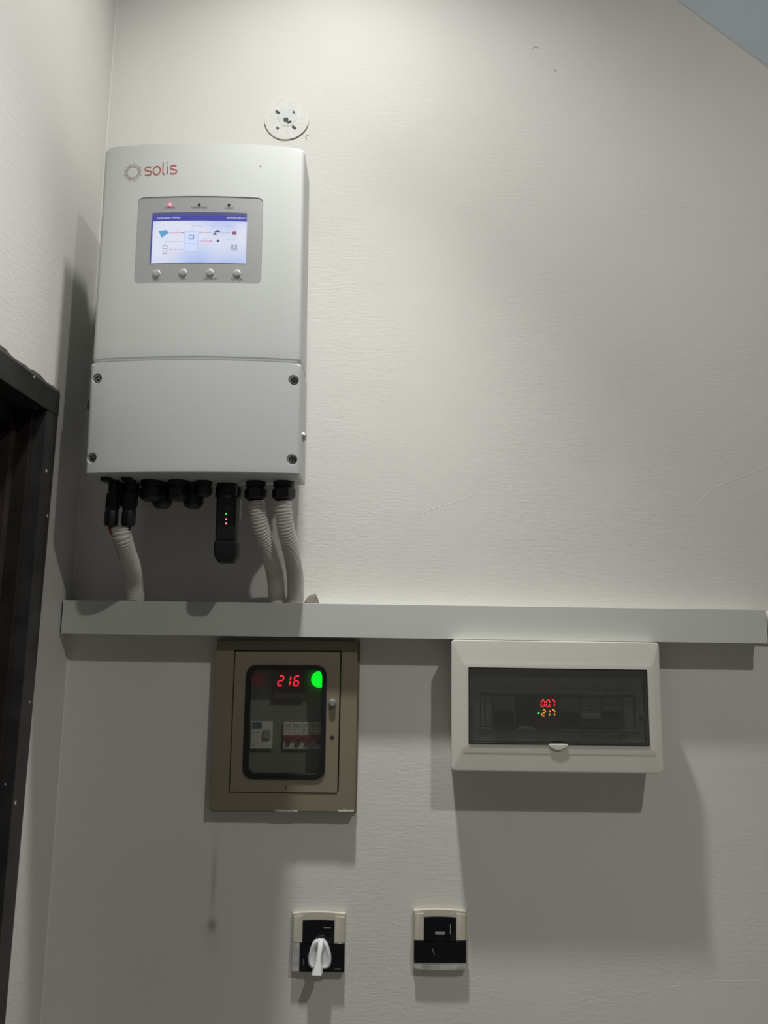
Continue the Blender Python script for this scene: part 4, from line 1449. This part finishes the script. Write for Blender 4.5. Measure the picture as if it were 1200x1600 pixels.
# rotary isolator with white handle
k, x0, x1, z0, z1 = plate('rotary_isolator', 456.3, 538.6, 1426, 1519, 'black and cream wall plate with a white rotary handle', 'switch')
cz = at(497, 1473.5, 0.0115).z
bx0, bx1, bz1 = at(472.7, 1455, 0.0115).x, at(522, 1455, 0.0115).x, at(497, 1437.5, 0.0115).z
blk = build_plate(k, x0, x1, z0, z1, cz, bx0, bx1, bz1)
sx = at(467.5, 1495, 0.0115).x
box(sx+0.0005, x1, -0.0118, -0.003, z0, cz, 0.0006, 1, blk)
fc = new_obj('black_fascia', blk, 'gloss_black', k)
new_obj('silver_strip', box(x0+0.0004, sx, -0.0112, -0.003, z0+0.0004, cz-0.0008, 0.0006), 'silver', k)
dp = 0.0118
ppl = lambda x, z: Vector((x, -dp-0.0003, z))
p = at(511.5, 1449.2, dp)
b = bmesh.new()
for u0, u1 in ((506.0, 508.2), (508.8, 511.0), (511.6, 514.0), (514.6, 516.8)):
    ribbon(b, [(X(u0, 1449.4, dp), p.z), (X(u1, 1449.4, dp), p.z)], 0.0016, ppl)
new_obj('small_print', b, 'grey_mod', fc, smooth=False)
b = bmesh.new()
pr = [(523.5, 1515.5), (525, 1512.8), (526.2, 1515), (527.8, 1512.8), (529, 1515), (530.4, 1512.8), (532.4, 1515.2)]
ribbon(b, [(X(u, v, dp), Z(u, v, dp)) for u, v in pr], 0.0006, ppl)
new_obj('small_print', b, 'grey_mod', fc, smooth=False)
b = bmesh.new()
for (u, v0, v1) in ((474.2, 1498, 1507), (480.5, 1493, 1496)):
    ribbon(b, [(X(u, v0, dp), Z(u, v0, dp)), (X(u+0.3, v1, dp), Z(u, v1, dp))], 0.0006, ppl)
new_obj('scratch_highlight', b, 'silver', fc, smooth=False)
# handle: pear-shaped skirt and a tall central grip overhanging below
kc = at(499.3, 1493, 0.016)
def px_loop(pts, dd):
    return [(at(u, v, dd).x, at(u, v, dd).z) for u, v in pts]
half = [(499.5, 1470), (506, 1471.2), (510.5, 1475.5), (513.5, 1483), (516, 1492), (517, 1501), (515.8, 1508.5), (512, 1513.5), (506, 1514.5), (499.3, 1513)]
left = [(2*499.3-u, v) for u, v in half[1:-1]][::-1]
lo_ = px_loop(half+left, 0.021)
cx_ = sum(p_[0] for p_ in lo_)/len(lo_); cz_ = sum(p_[1] for p_ in lo_)/len(lo_)
sc_ = lambda f_: [(cx_+(x-cx_)*f_, cz_+(z-cz_)*f_) for x, z in lo_]
b = bmesh.new()
lv = [[b.verts.new((x, y, z)) for x, z in sc_(f_)] for f_, y in ((0.97, -0.0115), (1.03, -0.0135), (1.03, -0.0185), (0.99, -0.0205), (0.86, -0.0215), (0.55, -0.0190))]
n = len(lo_)
for a, c_ in zip(lv, lv[1:]):
    for i in range(n):
        b.faces.new((a[i], a[(i+1) % n], c_[(i+1) % n], c_[i]))
b.faces.new(lv[0][::-1]); b.faces.new(lv[-1])
hd = new_obj('rotary_handle', b, 'knob', k)
# grip: side profile (depth, z) extruded across a width that widens at the foot
zt_, zb_ = at(499.5, 1469.5, 0.024).z, at(497, 1524, 0.043).z
sect = []                              # (z, front depth, half width)
for i in range(11):
    t = i/10
    z = zt_+(zb_-zt_)*t
    fd = 0.0235+0.0205*(t**0.75)
    hw = 0.0033+0.0012*max(0, 0.4-t)*2+(0.0042*((t-0.5)/0.5)**1.6 if t > 0.5 else 0)
    sect.append((z, fd, hw))
b = bmesh.new()
rows = []
for i, (z, fd, hw) in enumerate(sect):
    cx = at(500.5-4.0*i/10, 1495, 0.03).x
    rows.append([b.verts.new((cx-hw*1.15, -0.0165 if i < 9 else -0.027, z)), b.verts.new((cx-hw, -fd+0.0012, z)), b.verts.new((cx-hw*0.7, -fd, z)), b.verts.new((cx+hw*0.7, -fd, z)), b.verts.new((cx+hw, -fd+0.0012, z)), b.verts.new((cx+hw*1.15, -0.0165 if i < 9 else -0.027, z))])
for p_, q_ in zip(rows, rows[1:]):
    for i in range(6):
        b.faces.new((p_[i], p_[(i+1) % 6], q_[(i+1) % 6], q_[i]))
b.faces.new(rows[0]); b.faces.new(rows[-1][::-1])
new_obj('grip', b, 'knob', hd)
# second plate
k, x0, x1, z0, z1 = plate('switch_plate', 647, 728.5, 1422, 1515, 'black and cream wall plate without handle below the breaker box', 'switch')
cz = at(688, 1469.5, 0.0115).z
bx0, bx1, bz1 = at(662.7, 1450, 0.0115).x, at(712.5, 1450, 0.0115).x, at(688, 1432.5, 0.0115).z
blk = build_plate(k, x0, x1, z0, z1, cz, bx0, bx1, bz1)
szp = at(688, 1505, 0.0115).z
box(x0, x1, -0.0118, -0.003, szp+0.0004, cz, 0.0006, 1, blk)
fc = new_obj('black_fascia', blk, 'gloss_black', k)
b = prism([(x, z0+0.0004-0.0014*(1-((2*x-x0-x1)/(x1-x0))**2)) for x in lin(x0+0.0003, x1-0.0003, 8)]+[(x1-0.0003, szp), (x0+0.0003, szp)], -0.0112, -0.003, 0.0006)
new_obj('silver_strip', b, 'silver', k)
new_obj('raised_key', pxbox(679.5, 1461.5, 696, 1485.5, 0.011, 0.0128, 0.0006), 'gloss_black', fc)
new_obj('label_strip', pxbox(680, 1456.2, 695, 1460, 0.0112, 0.0123, 0.0002), 'grey_mod', fc)
b = bmesh.new()
ribbon(b, [(X(703.6, 1444, dp), Z(703, 1444, dp)), (X(703.5, 1459, dp), Z(703, 1459, dp))], 0.0008, ppl)
new_obj('scratch_highlight', b, 'silver', fc, smooth=False)  # upright highlight on the gloss, drawn as a silver stroke
b = bmesh.new()
ribbon(b, [(X(675.5, 1482, dp), Z(675.5, 1482, dp)), (X(679, 1492.5, dp), Z(679, 1492.5, dp))], 0.0006, ppl)
new_obj('scratch_highlight', b, 'silver', fc, smooth=False)  # small slanted highlight, also drawn in silver
